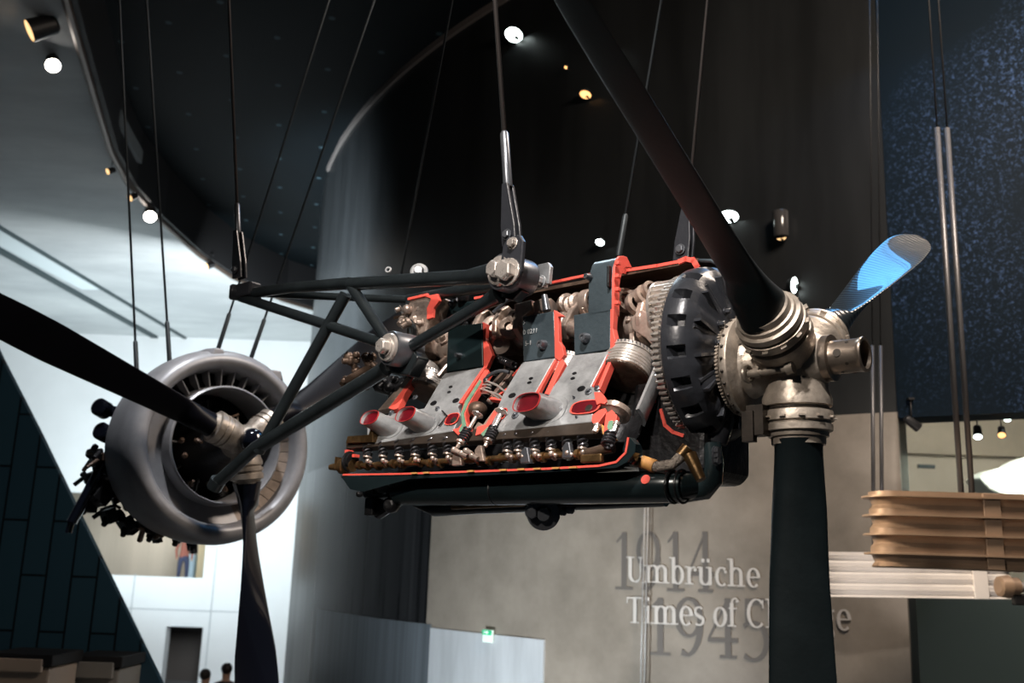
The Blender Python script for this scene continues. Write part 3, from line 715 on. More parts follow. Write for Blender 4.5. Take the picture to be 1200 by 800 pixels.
# ---- con rods and pistons
def rod(p_pin, p_pis, w0=.03, w1=.018):
    d = (p_pis - p_pin).normalized(); s = Vector((1, 0, 0)); mb = MB()
    q = d.cross(s).normalized()
    mb.loft([[p_pin + s * a * .012 + q * b_ * w0 for a, b_ in ((-1, -1), (1, -1), (1, 1), (-1, 1))], [p_pis + s * a * .010 + q * b_ * w1 for a, b_ in ((-1, -1), (1, -1), (1, 1), (-1, 1))]], True, 0, False)
    mb.lathe([(-.02, .056), (.02, .056), (.02, .04), (-.02, .04), (-.02, .056)], p_pin, XA, 28, caps=False)
    mb.lathe([(-.016, .034), (.016, .034)], p_pis, XA, 20)
    for sg in (-1, 1): mb.hexbolt(p_pin + q * .052 * sg + d * .02, -d, .009, .03)
    return mb.build('connecting_rod', m_crank, eng, .003)
def piston(c, r=.078, h=.10, down=tuple(BD), crown=m_brown, lb=None):
    d = Vector(down).normalized(); u = -d; mb = MB()
    # crown at c, skirt rises along u
    pr = [(0, r * .80), (.004, r * .97), (.012, r)]
    z = .012
    for k in range(4): pr += [(z + .009, r), (z + .0095, r * .965), (z + .0125, r * .965), (z + .013, r)]; z += .013
    pr += [(h, r), (h, r * 1.05), (h + .016, r * 1.05), (h + .016, r * .8), (h, r * .75)]
    mb.lathe([(a, b_) for a, b_ in pr], c, u, 48, smooth=True); o = mb.build('piston', m_steel, eng, sharp=25)
    mb = MB(); mb.lathe([(0, r * .12), (-.001, r * .78), (.002, r * .93), (.008, r * .995), (.014, r * 1.002), (.014, r * .9)], c + d * .0015, u, 40); lab(mb.build('piston_crown', crown, o), 'brown underside of the piston crown')
    mb = MB()
    for k in range(44):
        t = 2 * PI * k / 44; e1 = Vector((1, 0, 0)); e2 = u.cross(e1)
        p = c + u * (h + .008) + (e1 * math.cos(t) + e2 * math.sin(t)) * r * 1.05
        mb.box(p, (.003, .003, .012))
    mb.build('oil_ring', m_bush, o)
    return o
def onaxis(px, py, off=-.085): return FC(px, py, off)
pa = onaxis(731, 443); piston(pa, .094, .085)
pb_ = onaxis(498, 462, -.07); piston(pb_, .078, .07)
pc_ = onaxis(661, 452, -.09); piston(pc_, .078, .09)
rod(Vector((xs[5], -.01, zc - .05)), pa - Vector(tuple(BD)) * .13)
rod(Vector((xs[1], -.03, zc - .05)), Vector((pb_.x, pb_.y + .06, pb_.z + .12)))
rod(Vector((xs[2], -.05, zc - .03)), Vector((xs[2] - .02, -.12, zc - .22)))
rod(Vector((xs[4], 0, zc + .08)), Vector((xs[4], .15, zc - .10)))
rod(Vector((xs[3], -.04, zc - .03)), Vector((xs[3] + .02, -.10, zc - .18)))
# cylinder sleeves, cut open
def sleeve(px0, py0, px1, py1, r, off=-.085, a0=-60, a1=150, m_=m_alu, th=.006, name='cylinder_sleeve'):
    a = onaxis(px0, py0, off); b_ = onaxis(px1, py1, off); d = (b_ - a); u = d.normalized(); e1 = Vector((1, 0, 0)); e2 = u.cross(e1)
    mb = MB(); N = 28; rings = []
    for i in range(N + 1):
        t = R(a0 + (a1 - a0) * i / N); q = e1 * math.cos(t) + e2 * math.sin(t)
        rings.append([a + q * r, b_ + q * r, b_ + q * (r - th), a + q * (r - th)])
    mb.loft(rings, True); return mb.build(name, m_, eng)
sleeve(752, 418, 722, 486, .106, a0=-45, a1=12, th=.014)
sleeve(737, 436, 716, 497, .104, a0=-180, a1=-40, m_=m_dark)
mb = MB(); c = onaxis(722, 480, -.05); mb.lathe([(0, .055), (.02, .055), (.021, .05), (.035, .035)], c, BD, 32); mb.build('sleeve_collar', m_alubeige, eng)

# ---- right hand cut head: red brackets and springs
fred([(696, 459), (704, 459), (708, 463), (711, 470), (708, 473), (703, 472), (699, 474), (697, 466)], .012, .02, 'bracket')
fred([(694, 486), (702, 480), (709, 478), (711, 482), (702, 494), (697, 499), (693, 493)], .012, .02, 'bracket')
fred([(710, 484), (717, 480), (723, 486), (721, 500), (717, 510), (712, 512), (707, 505)], .014, .02, 'bracket')
fred([(713, 493), (718, 492), (719, 500), (714, 507), (711, 500)], .018, .01, 'coolant_gap', m_green)
fred([(704, 496), (710, 500), (721, 512), (716, 516), (706, 508)], .008, .02, 'bracket', m_orange)
for k, (q0, q1) in enumerate((((716, 508), (711, 522)),)):
    mb = MB(); mb.helix(FC(*q0, .02), FC(*q1, .02), .018, .005, 4); mb.build('valve_spring', m_spring, eng)
mb = MB(); mb.hexbolt(FC(700, 498, .02), tuple(BD), .010, .03); mb.hexbolt(FC(723, 495, .02), tuple(BD), .009, .06); mb.build('head_stud', m_steel, eng)

# ---- valve gear channel under the heads
YC = -.375
mb = MB(); mb.prism([FC(*p, -.002) for p in [(405, 519), (432, 517), (540, 503), (697, 492), (712, 502), (712, 507), (540, 517), (405, 525)]], tuple(-BN * .03)); mb.build('head_underside', mat('dark_oil_brown', (.055, .040, .030), .45, .3, .5, 8), eng, .003)
mb = MB(); A_, B_ = L(404, 516, -.36), L(540, 505, -.36)
mb.prism([L(407, 511, -.36), L(432, 509, -.36), L(434, 500, -.36), (L(437, 509, -.36)), L(437, 518, -.36), L(405, 519, -.36)], (0, .03, 0)); mb.build('head_end_flange', m_brass, eng, .002)
camA, camB = L(418, 546, -.36), L(700, 531, -.36)
camsh = MB(); camsh.lathe([(0, .012), ((camB - camA).length, .012)], camA, (camB - camA).normalized(), 16)
cd_ = (camB - camA).normalized(); CL = (camB - camA).length
random.seed(11)
for k in range(24):
    p = camA + cd_ * (CL * (k + .5) / 24)
    ang = random.uniform(0, 2 * PI); e = Vector((0, math.cos(ang), math.sin(ang)))
    camsh.lathe([(-.007, .018), (.007, .018)], p + e * .007, cd_, 16)
camsh.build('camshaft', m_brass, eng)
mb = MB()
for k in range(4): mb.box(L(398 + 0, 543, -.36) + Vector((.0 + .012 * k, 0, 0)), (.006, .05 - .006 * k, .05 - .006 * k))
mb.lathe([(-.02, .012), (0, .014), (.05, .02), (.055, .034), (.075, .034), (.08, .025), (.12, .025)], L(391, 547, -.36), XA, 24); mb.build('camshaft_end', m_brass, eng)
mb = MB(); mb.torus(L(410, 541, -.36), XA, .036, .008, 28, 8); mb.lathe([(0, .034), (.03, .034)], L(408, 541, -.36), XA, 28); mb.build('camshaft_drive_wheel', m_dark, eng)
mb = MB(); mb.box(L(409, 529, -.36), (.02, .03, .012)); mb.box(L(417, 534, -.36), (.012, .03, .012)); lab(mb.build('drive_mark', m_red, eng), 'red painted mark on the camshaft wheel')
# pairs of springs with rockers
slots = [(430, 0), (448, 0), (467, 0), (486, 0), (506, 1), (524, 0), (594, 0), (607, 1), (626, 0), (645, 0), (664, 0), (682, 0)]
for px, up in slots:
    fr_ = (px - 404) / 300.
    ytop = 521 - 18 * fr_ + 1; yb = 541 - 12 * fr_
    a = L(px, ytop, -.33); b_ = L(px + 1, yb - 5, -.35)
    mb = MB(); mb.helix(a, b_, .016, .0042, 3.5); mb.build('valve_spring', m_spring, eng)
    mb = MB(); mb.lathe([(0, .019), (.006, .019), (.007, .01)], b_, (0, -.2, -1), 16)
    c = L(px + 1, yb, -.385); mb.ball(c, .0105, 10); mb.ball(c + Vector((.018, 0, -.006)), .008, 8); mb.tube([c, L(px + 6, yb + 5, -.36)], [.009, .012], 8)
    mb.build('rocker_arm', m_crank, eng)
for px, py in ((534, 536), (560, 531), (614, 533), (663, 527)):
    mb = MB(); a = L(px, py - 8, -.39); mb.prism([L(px - 5, py + 10, -.39), L(px - 4, py - 4, -.39), L(px, py - 10, -.39), L(px + 4, py - 9, -.39), L(px + 7, py + 9, -.39)], (0, .02, 0))
    mb.build('camshaft_bearing_cap', m_alubeige if px in (534, 560) else m_bush, eng, .004)
for px, py in ((546, 528), (553, 534), (532, 527), (541, 531)):
    mb = MB(); c = L(px, py, -.40); mb.ball(c, .012, 10); mb.tube([c, c + Vector((.03, .0, -.012))], [.011, .009], 10); mb.build('rocker_arm', m_crank, eng)
mb = MB(); mb.tube([L(688, 531, -.38), L(704, 527, -.38), L(719, 525, -.38)], [.016, .017, .016], 14); mb.build('ribbed_bush', m_brown, eng)
mb = MB(); mb.box(L(694, 537, -.40), (.085, .02, .028)); mb.build('brass_block', m_brass, eng, .005)
# valve cover tray
tray = [(399, 557), (415, 558), (520, 555), (700, 547), (722, 543), (736, 530), (738, 512), (745, 520), (744, 530), (735, 541), (722, 548), (640, 553), (480, 561), (425, 576), (410, 573)]
mb = MB(); mb.prism([L(px, py, -.41) for px, py in tray], (0, .03, 0))
mb.prism([L(px, py, -.40) for px, py in [(399, 559), (520, 557), (722, 547), (728, 547), (640, 553), (480, 561), (425, 577)]], (0, .10, 0)); mb.build('valve_cover', m_blackpipe, eng, .003)
mb = MB(); redstrip(mb, [(402, 556), (470, 555), (560, 552), (640, 549), (702, 545.5), (722, 541), (733, 530), (736, 513)], .007, -.413)
lab(mb.build('valve_cover_cut_edge', m_red, eng), 'red cut rim of the valve cover')
mb = MB()
for px in (486, 500, 552, 590, 611, 630, 652, 672): mb.box(L(px, 554.5 - (px - 480) * .036, -.415), (.03, .012, .006))
mb.build('gasket_remains', m_orange, eng)
fprism([(744, 519), (748, 524), (746, 545), (738, 548), (741, 530)], .02, .01)
mb = MB(); mb.lathe([(0, .04), (.02, .042), (.03, .03)], L(738, 530, -.37), XA, 24); mb.build('valve_cover_end', m_blackpipe, eng)

# ---- black cover behind the piston down to the pipes
mb = MB(); mb.prism([L(px, py, -.10) for px, py in [(748, 410), (790, 420), (826, 500), (826, 548), (815, 560), (748, 562), (736, 500)]], (0, .34, 0)); mb.build('gearcase_back', m_dark, eng, .02)
mb = MB(); redstrip(mb, [(760, 461), (767, 461)], .012, -.105); redstrip(mb, [(758, 470), (767, 470)], .012, -.105); redstrip(mb, [(774, 480), (779, 498), (788, 506), (800, 510)], .012, -.105)
lab(mb.build('gearcase_cut_edge', m_red, eng), 'red cut edge below the ring gear')

# ---- reduction gear housing
GX = -.26; GC = Vector((0, 0.015, .062))
def housing():
    NS = 216; prof = [(-.085, .285), (-.082, .305), (-.075, .312), (-.055, .313), (-.035, .311), (-.012, .306), (.006, .294), (.02, .274), (.028, .248), (.034, .215), (.042, .18), (.05, .15), (.055, .13), (.057, .11)]
    rings = []
    for i in range(NS):
        a = 2 * PI * i / NS; ph = (i % 12) / 12.
        pocket = 1 if .3 <= ph <= .6 else 0
        rb = .5 + .5 * math.cos(2 * PI * i / 12.)
        ring = []
        for j, (x, r) in enumerate(prof):
            if pocket and j in (4, 5): r -= .035
            elif j in (8, 9, 10): r += .010 * rb; x += .006 * rb
            ring.append(Vector((GX + x, GC.y + math.cos(a) * r, GC.z + math.sin(a) * r)))
        rings.append(ring)
    mb = MB(); n = len(prof); vs = [p for r in rings for p in r]; fs = []
    for i in range(NS):
        k = (i + 1) % NS
        for j in range(n - 1): fs.append((i * n + j, i * n + j + 1, k * n + j + 1, k * n + j))
    mb.add(vs, fs, 0, True)
    # bolts on the inner circle, bosses and ribs
    for k in range(14):
        a = 2 * PI * k / 14; c = Vector((GX + .050, GC.y + math.cos(a) * .160, GC.z + math.sin(a) * .155)); mb.hexbolt(c, XA, .010, .022)
    for k in range(14):
        a = 2 * PI * (k + .5) / 14; d = Vector((0, math.cos(a), math.sin(a))); q = Vector((0, -math.sin(a), math.cos(a)))
        c = Vector((GX + .02, GC.y, GC.z)); mb.prism([c + d * .14 - q * .006, c + d * .27 - q * .005, c + d * .27 + q * .005, c + d * .14 + q * .006], (.028, 0, 0))
    for k in range(9):
        a = 2 * PI * k / 9 + .2; d = Vector((0, math.cos(a), math.sin(a)))
        mb.tube([Vector((GX + .03, GC.y, GC.z)) + d * .17, Vector((GX + .015, GC.y, GC.z)) + d * .27], [.016, .012], 10)
    return mb.build('gear_housing', m_black, eng, 0, sharp=28)
gh = housing()
mb = MB(); mb.gear((GX - .125, GC.y, GC.z), XA, .285, .03, 90, .013); mb.build('ring_gear', m_steel, gh)
mb = MB(); c = Vector((GX + .025, GC.y + .12, GC.z + .18)); mb.lathe([(0, .055), (.015, .055), (.02, .04), (.03, .038)], c, XA, 28)
for k in range(8):
    a = 2 * PI * k / 8; mb.hexbolt(c + Vector((.014, math.cos(a) * .046, math.sin(a) * .046)), XA, .006, .012)
lab(mb.build('round_cover', m_bush, gh), 'small silver grey bolted cover')
mb = MB(); a = Vector((GX + .05, GC.y + .0, GC.z + .17)); mb.tube([a, a + Vector((.06, -.02, -.035))], [.018, .014], 14); a = Vector((GX + .03, GC.y + .02, GC.z + .25)); mb.tube([a, a + Vector((.05, .03, -.07))], [.02, .006], 12); mb.build('housing_spigot', m_black, gh)
# lower casing and front pipes
mb = MB(); mb.tube([L(842, 470, -.02), L(846, 492, -.02), L(838, 520, -.02)], [.04, .045, .04], 16); mb.build('lower_casing', m_black, eng, .01)
mb = MB(); mb.tube([L(833, 520, -.06), L(836, 545, -.06), L(835, 562, -.06), L(826, 573, -.06), L(800, 577, -.06), L(770, 580, -.06)], [.035, .035, .035, .036, .036, .035], 16); mb.build('coolant_elbow', m_blackpipe, eng)
mb = MB()
for k in range(3): mb.hexbolt(L(838, 528 + 6 * k, -.10), (1, -.3, 0), .012, .02)
mb.build('elbow_bolts', m_bush, eng)
# hose, brown plug
hp = [L(742, 539, -.33), L(752, 541, -.34), L(770, 547, -.34), L(788, 544, -.33), L(799, 534, -.31), L(806, 524, -.30)]
mb = MB(); mb.tube(hp, [.022, .020, .018, .017, .018, .018], 14); hs = mb.build('braided_hose', m_hose, eng)
mb = MB(); mb.tube([L(753, 541, -.34), L(768, 546.5, -.34)], .0215, 14); lab(mb.build('hose_tape', m_orange, hs), 'orange tape on the hose')
mb = MB(); mb.tube([L(798, 534, -.312), L(806, 524, -.302)], .0205, 14); mb.build('hose_tape', m_brass, hs)
mb = MB(); mb.lathe([(0, .022), (.01, .024), (.02, .022)], L(740, 539, -.33), XA, 16); mb.build('hose_clamp', m_bush, hs)
mb = MB(); mb.tube([L(808, 533, -.30), L(822, 562, -.30)], [.024, .016], 14); mb.build('brown_nozzle', m_brass, eng)

# ---- pipes underneath
pz = L(640, 573, -.30)
mb = MB(); mb.tube([L(464, 578, -.30), L(466, 578, -.30), L(470, 577.5, -.30), L(560, 575.5, -.30), L(700, 572, -.30), L(775, 570, -.30), L(795, 570, -.28), L(808, 568, -.24)], [.030, .044, .050, .052, .052, .052, .050, .046], 24); pipe = mb.build('coolant_pipe', m_blackpipe, eng)
for px in (583, 789, 800):
    mb = MB(); mb.torus(L(px, 574 - (px - 583) * .02, -.30), XA, .052, .004, 32, 8); mb.build('pipe_band', m_dark, pipe)
mb = MB(); mb.lathe([(0, .045), (.003, .046), (.006, .045)], L(759, 566, -.345), (.2, -1, .3), 20); 
mb = MB(); mb.lathe([(0, .016), (.004, .016)], L(757, 562, -.346), (.05, -1, .35), 20); lab(mb.build('red_spot', m_red, pipe), 'round red paint spot')
mb = MB(); mb.tube([L(488, 589, -.20), L(510, 596, -.20), L(560, 594, -.20), L(700, 588, -.20), L(780, 583, -.18)], [.02, .03, .026, .026, .03], 16); mb.build('lower_pipe', m_blackpipe, eng)
mb = MB(); mb.tube([L(530, 594, -.24), L(570, 592, -.25), L(615, 590, -.24)], .010, 10); mb.build('copper_pipe', m_brass, eng)
c = L(637, 600, -.22)
mb = MB(); mb.lathe([(-.06, .03), (-.05, .048), (.0, .05), (.02, .05), (.025, .06), (.035, .06), (.04, .03), (.06, .022)], c, (.45, -.6, -.15), 28); mb.hexbolt(c + Vector((-.02, -.04, 0)), (.45, -.6, -.15), .02, .05); mb.ball(L(668, 597, -.22), .018, 10); mb.ball(L(660, 600, -.22), .014, 10); mb.build('coolant_pump', m_bush, eng)
mb = MB(); P = [L(430, 578, -.25), L(437, 600, -.25), L(446, 601, -.25), L(468, 585, -.25)]
mb.tube([L(430, 577, -.25), L(438, 580, -.25), L(436, 599, -.25)], .026, 10); mb.box(L(438, 594, -.27), (.05, .06, .07)); mb.tube([L(442, 601, -.25), L(468, 584, -.25)], .030, 10); mb.lathe([(0, .03), (.03, .034), (.05, .02)], L(462, 592, -.29), (.3, -1, 0), 12); mb.box(L(446, 576, -.25), (.14, .06, .05)); mb.ball(L(421, 579, -.25), .016, 10); mb.ball(L(435, 598, -.25), .022, 10); mb.build('rear_bracket', m_dark, eng, .006)

# ---- left end: auxiliaries behind the mounting truss
mb = MB(); mb.prism([L(px, py, -.12) for px, py in [(478, 352), (500, 345), (512, 346), (507, 362), (500, 385), (496, 412), (480, 425), (474, 400), (478, 372)]], (0, .10, 0)); mb.build('rear_casting', m_alubeige, eng, .01, 3)
mb = MB(); mb.prism([L(px, py, -.13) for px, py in [(498, 347), (512, 344), (515, 352), (508, 361), (507, 372), (500, 374), (500, 361), (505, 350)]], (0, .015, 0)); redstrip(mb, [(478, 350), (500, 345)], .012, -.13); mb.build('cut_edge', m_red, eng, .002)
mb = MB(); mb.torus(L(491, 318, 0), (.45, -.6, .15), .032, .010, 28, 8); mb.lathe([(0, .018), (.03, .016)], L(491, 319, 0), (.45, -.6, .15), 20); mb.torus(L(455, 312 + 4, 0), (.3, -.6, .1), .012, .005, 16, 6); mb.build('lifting_ring', m_alu, eng)
random.seed(7)
for (cx, cy, nn, sp, m_, yy, nm) in ((484, 372, 14, 16, m_crank, -.10, 'rear_auxiliary'), (424, 432, 22, 22, m_brown, -.12, 'injection_pump'), (462, 452, 14, 18, m_dark, -.08, 'rear_gearbox'), (515, 400, 10, 14, m_crank, -.06, 'rear_auxiliary'), (545, 362, 12, 26, m_dark, -.02, 'vee_auxiliary')):
    mb = MB()
    for k in range(nn):
        px = cx + random.uniform(-sp, sp); py = cy + random.uniform(-sp * .8, sp * .8); p = L(px, py, yy + random.uniform(-.04, .04)); t = random.random()
        if t < .35: mb.ball(p, random.uniform(.014, .028), 10)
        elif t < .7: mb.lathe([(0, .022), (.012, .024), (.02, .016), (.045, .014)], p, (random.uniform(-1, 1), random.uniform(-1, 0), random.uniform(-1, 1)), 14)
        else: mb.hexbolt(p, (random.uniform(-1, 1), -1, random.uniform(-1, 1)), .013, .03)
    if nm == 'injection_pump': mb.tube([L(408, 446, -.12), L(440, 428, -.12)], .022, 14); mb.tube([L(428, 416, -.12), L(436, 432, -.12)], .022, 12)
    if nm == 'rear_gearbox': mb.tube([L(446, 448, -.05), L(478, 456, -.05)], .05, 14); mb.tube([L(462, 446, -.10), L(457, 470, -.10)], .012, 10)
    mb.build(nm, m_, eng, .003)
mb = MB(); mb.tube([L(546, 418, -.02), L(538, 398, -.06), L(528, 380, -.06)], .011, 10); mb.tube([L(524, 428, -.1), L(514, 440, -.13), L(506, 452, -.13)], .010, 8); mb.build('oil_pipe', m_crank, eng)
mb = MB(); c = L(497, 436, -.12); mb.lathe([(0, .062), (.014, .064), (.03, .06)], c, tuple(-BD), 32); mb.build('piston_collar', m_steel, eng)
mb = MB(); mb.prism([L(px, py, -.02) for px, py in [(516, 355), (556, 352), (570, 372), (560, 388), (520, 392)]], (0, .05, 0)); mb.build('vee_cover', m_platedark, eng, .01)
# steps and clamps in the vee
for (px, py, r) in ((579, 384, .050), (597, 384, .042), (604, 372, .03), (585, 404, .045)):
    mb = MB(); mb.lathe([(-.02, r), (.015, r), (.02, r * .8), (.024, r * .45), (.01, r * .42)], L(px, py, -.09), (.55, -.8, .1), 28); mb.build('big_end_bearing', m_crank, eng, sharp=25)
for y_, dp_, pts_ in ((-.12, .03, [(602, 356), (622, 351), (624, 362), (612, 371), (612, 384), (604, 380)]), (-.12, .03, [(624, 354), (634, 349), (640, 352), (640, 364), (626, 366)]), (-.08, .05, [(738, 372), (752, 362), (768, 371), (770, 390), (768, 410), (756, 396), (740, 386)])):
    mb = MB(); mb.prism([L(px, py, y_) for px, py in pts_], (0, dp_, 0)); mb.build('counterweight', m_crank, eng, .006, 3)
mb = MB(); mb.tube([L(638, 346, -.15), L(641, 364, -.15)], [.012, .017], 14); mb.tube([L(578, 366, -.14), L(594, 352, -.12), L(606, 349, -.10)], .008, 8); mb.build('stay_rod', m_bush, eng)
mb = MB(); mb.helix(L(584, 420, -.1), L(603, 428, -.11), .012, .004, 9); mb.build('spring_wire', m_spring, eng)
for px, py in ((661, 348), (667, 351), (673, 347)):
    mb = MB(); mb.lathe([(-.012, .042), (.01, .042), (.014, .034), (.016, .03)], L(px + 4, py + 8, .0), (.8, -.45, .1), 28); mb.build('big_end_bearing', m_alubeige, eng, sharp=25)
for px, py, r in ((734, 352, .050), (746, 356, .045), (755, 346, .040), (762, 340, .035)):
    mb = MB(); mb.lathe([(-.014, r), (.010, r), (.012, r * .62), (-.014, r * .6)], L(px, py, -.04), (.82, -.35, .25), 30); mb.build('big_end_bearing', m_alubeige, eng, sharp=25)

# ---- mounting truss
YM = -.30
def P(px, py, y=YM): return L(px, py, y)
tr = empty('mounting_frame', (0, 0, 0)); tr.parent = eng
nA, nN, nT, nL, nTip = P(281, 343), P(410, 333), P(592, 322), P(461, 409), P(254, 566)
def beam(a, b_, r, flare=None, sx=1.):
    mb = MB(); a = Vector(a); b_ = Vector(b_); n_ = 12; rs = []
    pts = [a + (b_ - a) * i / n_ for i in range(n_ + 1)]
    for i in range(n_ + 1): rs.append(r * (1 + (flare or 0) * max(0, (i - 10) / 2)))
    mb.tube(pts, rs, 18, 0, True, sx); return mb.build('truss_tube', m_truss, tr)
mb = MB()
mb.tube([nA + Vector((0, 0, -.01)), P(340, 337), nN + Vector((0, 0, .004))], [.028, .025, .028], 16); mb.build('truss_tube', m_truss, tr)
mb = MB(); mb.tube([nN, P(500, 327.5), P(548, 325), P(580, 320)], [.029, .030, .031, .044], 18); mb.build('truss_tube', m_truss, tr)
beam(P(282, 348), P(455, 404), .024)
beam(nN, nL, .024); beam(P(405, 345), P(303, 529), .027); beam(P(452, 432), P(300, 525), .033)
beam(P(300, 524), nTip, .030); beam(P(480, 407), P(585, 345), .025, .5)
# far frame
YF = .30
fA = Vector((nA.x + .0, YF, nA.z)); fT = Vector((nT.x, YF, nT.z)); fL = Vector((nL.x, YF, nL.z)); fN = Vector((nN.x, YF, nN.z))
beam(nA, (nN.x + .12, -.05, nN.z - .03), .018); beam((nN.x + .12, -.05, nN.z - .03), P(588, 332, -.16), .024)
beam((nN.x + .12, -.05, nN.z - .03), nL + Vector((.02, .12, 0)), .018)
# bushings: round blocks with hex bolts
def bushing(c, R_, ln):
    mb = MB(); mb.lathe([(-.03, R_ * .55), (-.03, R_), (-.022, R_ * 1.04), (ln - .01, R_ * 1.04), (ln, R_), (ln, R_ * .5)], c, (.15, 1, 0), 36); o = mb.build('bushing', m_bush, tr)
    mb = MB(); mb.lathe([(0, R_ * .86), (.012, R_ * .8)], Vector(c) + Vector((0, -.035, 0)), (-.1, -1, 0), 32); mb.lathe([(.01, R_ * .6), (.018, R_ * .58)], Vector(c) + Vector((0, -.035, 0)), (-.1, -1, 0), 32)
    mb.build('washer', m_steel, o)
    mb = MB(); mb.lathe([(.01, R_ * .48), (.045, R_ * .48), (.05, R_ * .40)], Vector(c) + Vector((0, -.035, 0)), (-.1, -1, 0), 6, 0, False); mb.build('hex_bolt', m_steel, o, .003)
    return o
bushing(P(463, 409, -.33), .070, .10)
bushing(P(593, 320, -.33), .070, .11)
mb = MB(); mb.lathe([(-.05, .078), (.05, .078)], P(604, 326, -.24), (.15, 1, 0), 36); mb.prism([P(575, 312), P(580, 345), P(600, 352), P(612, 340)], (0, .05, 0)); mb.build('bushing_housing', m_truss, tr, .005)
mb = MB(); mb.prism([P(448, 398), P(480, 402), P(490, 418), P(478, 440), P(452, 436), P(446, 420)], (0, .07, 0)); mb.build('bushing_housing', m_truss, tr, .008)
mb = MB(); mb.lathe([(-.05, .03), (-.045, .04), (.10, .04), (.105, .03)], nA + Vector((.0, 0, 0)), (.55, .8, 0), 24); mb.box(nA + Vector((.05, 0, 0)), (.16, .07, .07)); mb.build('frame_end_fitting', m_black, tr, .01)
mb = MB(); mb.lathe([(-.03, .036), (.02, .038)], nTip, (.6, .0, .75), 20); mb.build('frame_end_fitting', m_truss, tr)
# grey bolted bracket on top beside the bushing
mb = MB(); mb.prism([L(px, py, -.10) for px, py in [(630, 310), (642, 307), (645, 312), (643, 332), (626, 334), (626, 326)]], (0, .02, 0)); mb.hexbolt(L(634, 330, -.11), NY, .02, .03); mb.box(L(624, 332, -.12), (.08, .10, .03)); mb.build('top_bracket', m_alu, eng, .003)

# ================================================================== PROPELLER (bolted to the engine)
prop = empty('propeller', (0, 0, 0)); prop.parent = eng
mb = MB()
mb.ball((0, 0, 0), .118, 32)
mb.lathe([(-.10, .10), (-.02, .115), (.07, .10), (.105, .075), (.11, .070)], (0, 0, 0), XA, 40)
PH = 1.5; BA = [R(-90 + PH), R(-90 + PH - 120), R(-90 + PH + 120)]   # down, near up, far up
def bdir(t): return Vector((0, math.cos(t), math.sin(t)))
for t in BA:
    d = bdir(t)
    mb.lathe([(.03, .098), (.10, .102), (.125, .112), (.150, .112), (.155, .100), (.165, .100), (.168, .112), (.18, .114), (.20, .114), (.203, .104), (.21, .104), (.212, .111), (.232, .110), (.235, .098), (.25, .096), (.252, .088), (.275, .086)], (0, 0, 0), d, 48)
    e1 = Vector((1, 0, 0)); e2 = d.cross(e1)
    for k in range(12):
        a = 2 * PI * k / 12; mb.box(d * .19 + (e1 * math.cos(a) + e2 * math.sin(a)) * .114, (.02, .02, .006), Matrix((e1 * math.cos(a) + e2 * math.sin(a), -e1 * math.sin(a) + e2 * math.cos(a), d)).transposed())
hubo = mb.build('propeller_hub', m_hub, prop, sharp=25)
for t in BA:
    for q in (.160, .2065): mb = MB(); mb.torus(bdir(t) * q, bdir(t), .1005, .003, 48, 6); mb.build('hub_groove', m_hubdark, hubo)
# nose tube
mb = MB()
mb.lathe([(.10, .070), (.105, .076), (.13, .076), (.132, .056), (.14, .055), (.215, .054), (.225, .056), (.23, .058), (.235, .056), (.235, .046), (.16, .044), (.155, .0)], (0, 0, 0), XA, 40)
nose = mb.build('nose_tube', m_bronze, prop)
mb = MB()
for k in range(9):
    a = 2 * PI * k / 9 + .3; q = Vector((0, math.cos(a), math.sin(a))); r = .013 if k % 3 == 1 else .0055
    mb.lathe([(.050, r), (.0556, r)], Vector((.175 + (.015 if k % 2 else -.012), 0, 0)), q, 16)
mb.build('nose_hole', m_hubdark, nose)
# back flange and ring between hub and gear housing
mb = MB()
mb.lathe([(-.22, .07), (-.215, .10), (-.205, .11), (-.198, .158), (-.19, .172), (-.172, .176), (-.165, .174), (-.158, .150), (-.155, .11), (-.14, .10), (-.08, .10)], (0, 0, 0), XA, 56)
fl = mb.build('hub_flange', m_hub, prop)
mb = MB(); mb.gear((-.212, 0, 0), XA, .158, .010, 80, .006); mb.build('toothed_ring', m_hub, fl)
mb = MB()
for k in range(26):
    a = 2 * PI * k / 26; mb.ball((-.180, math.cos(a) * .175, math.sin(a) * .175), .0065, 8)
mb.build('flange_rivets', m_hubdark, fl)
# pitch links on the near side of the hub
mb = MB(); a = K(868, 437, -.13); b_ = K(928, 432, .02)
a = L(876, 438, -.12); b_ = L(926, 431, -.13)
mb.tube([a, b_], .013, 12); mb.torus(a, (1, -.2, 0), .024, .008, 24, 8); mb.lathe([(-.012, .020), (.012, .020)], b_, (1, .0, 0.1), 16); mb.lathe([(-.012, .017), (.008, .017)], a + (b_ - a) * .25, (1, 0, 0.1), 16); mb.build('pitch_link', m_hub, prop)
mb = MB(); mb.box(L(888, 493, -.10), (.06, .05, .10)); mb.box(L(878, 500, -.12), (.04, .03, .10)); mb.hexbolt(L(874, 512, -.12), (0, 0, -1), .012, .015); mb.build('counterweight_arm', m_hubdark, prop, .006)

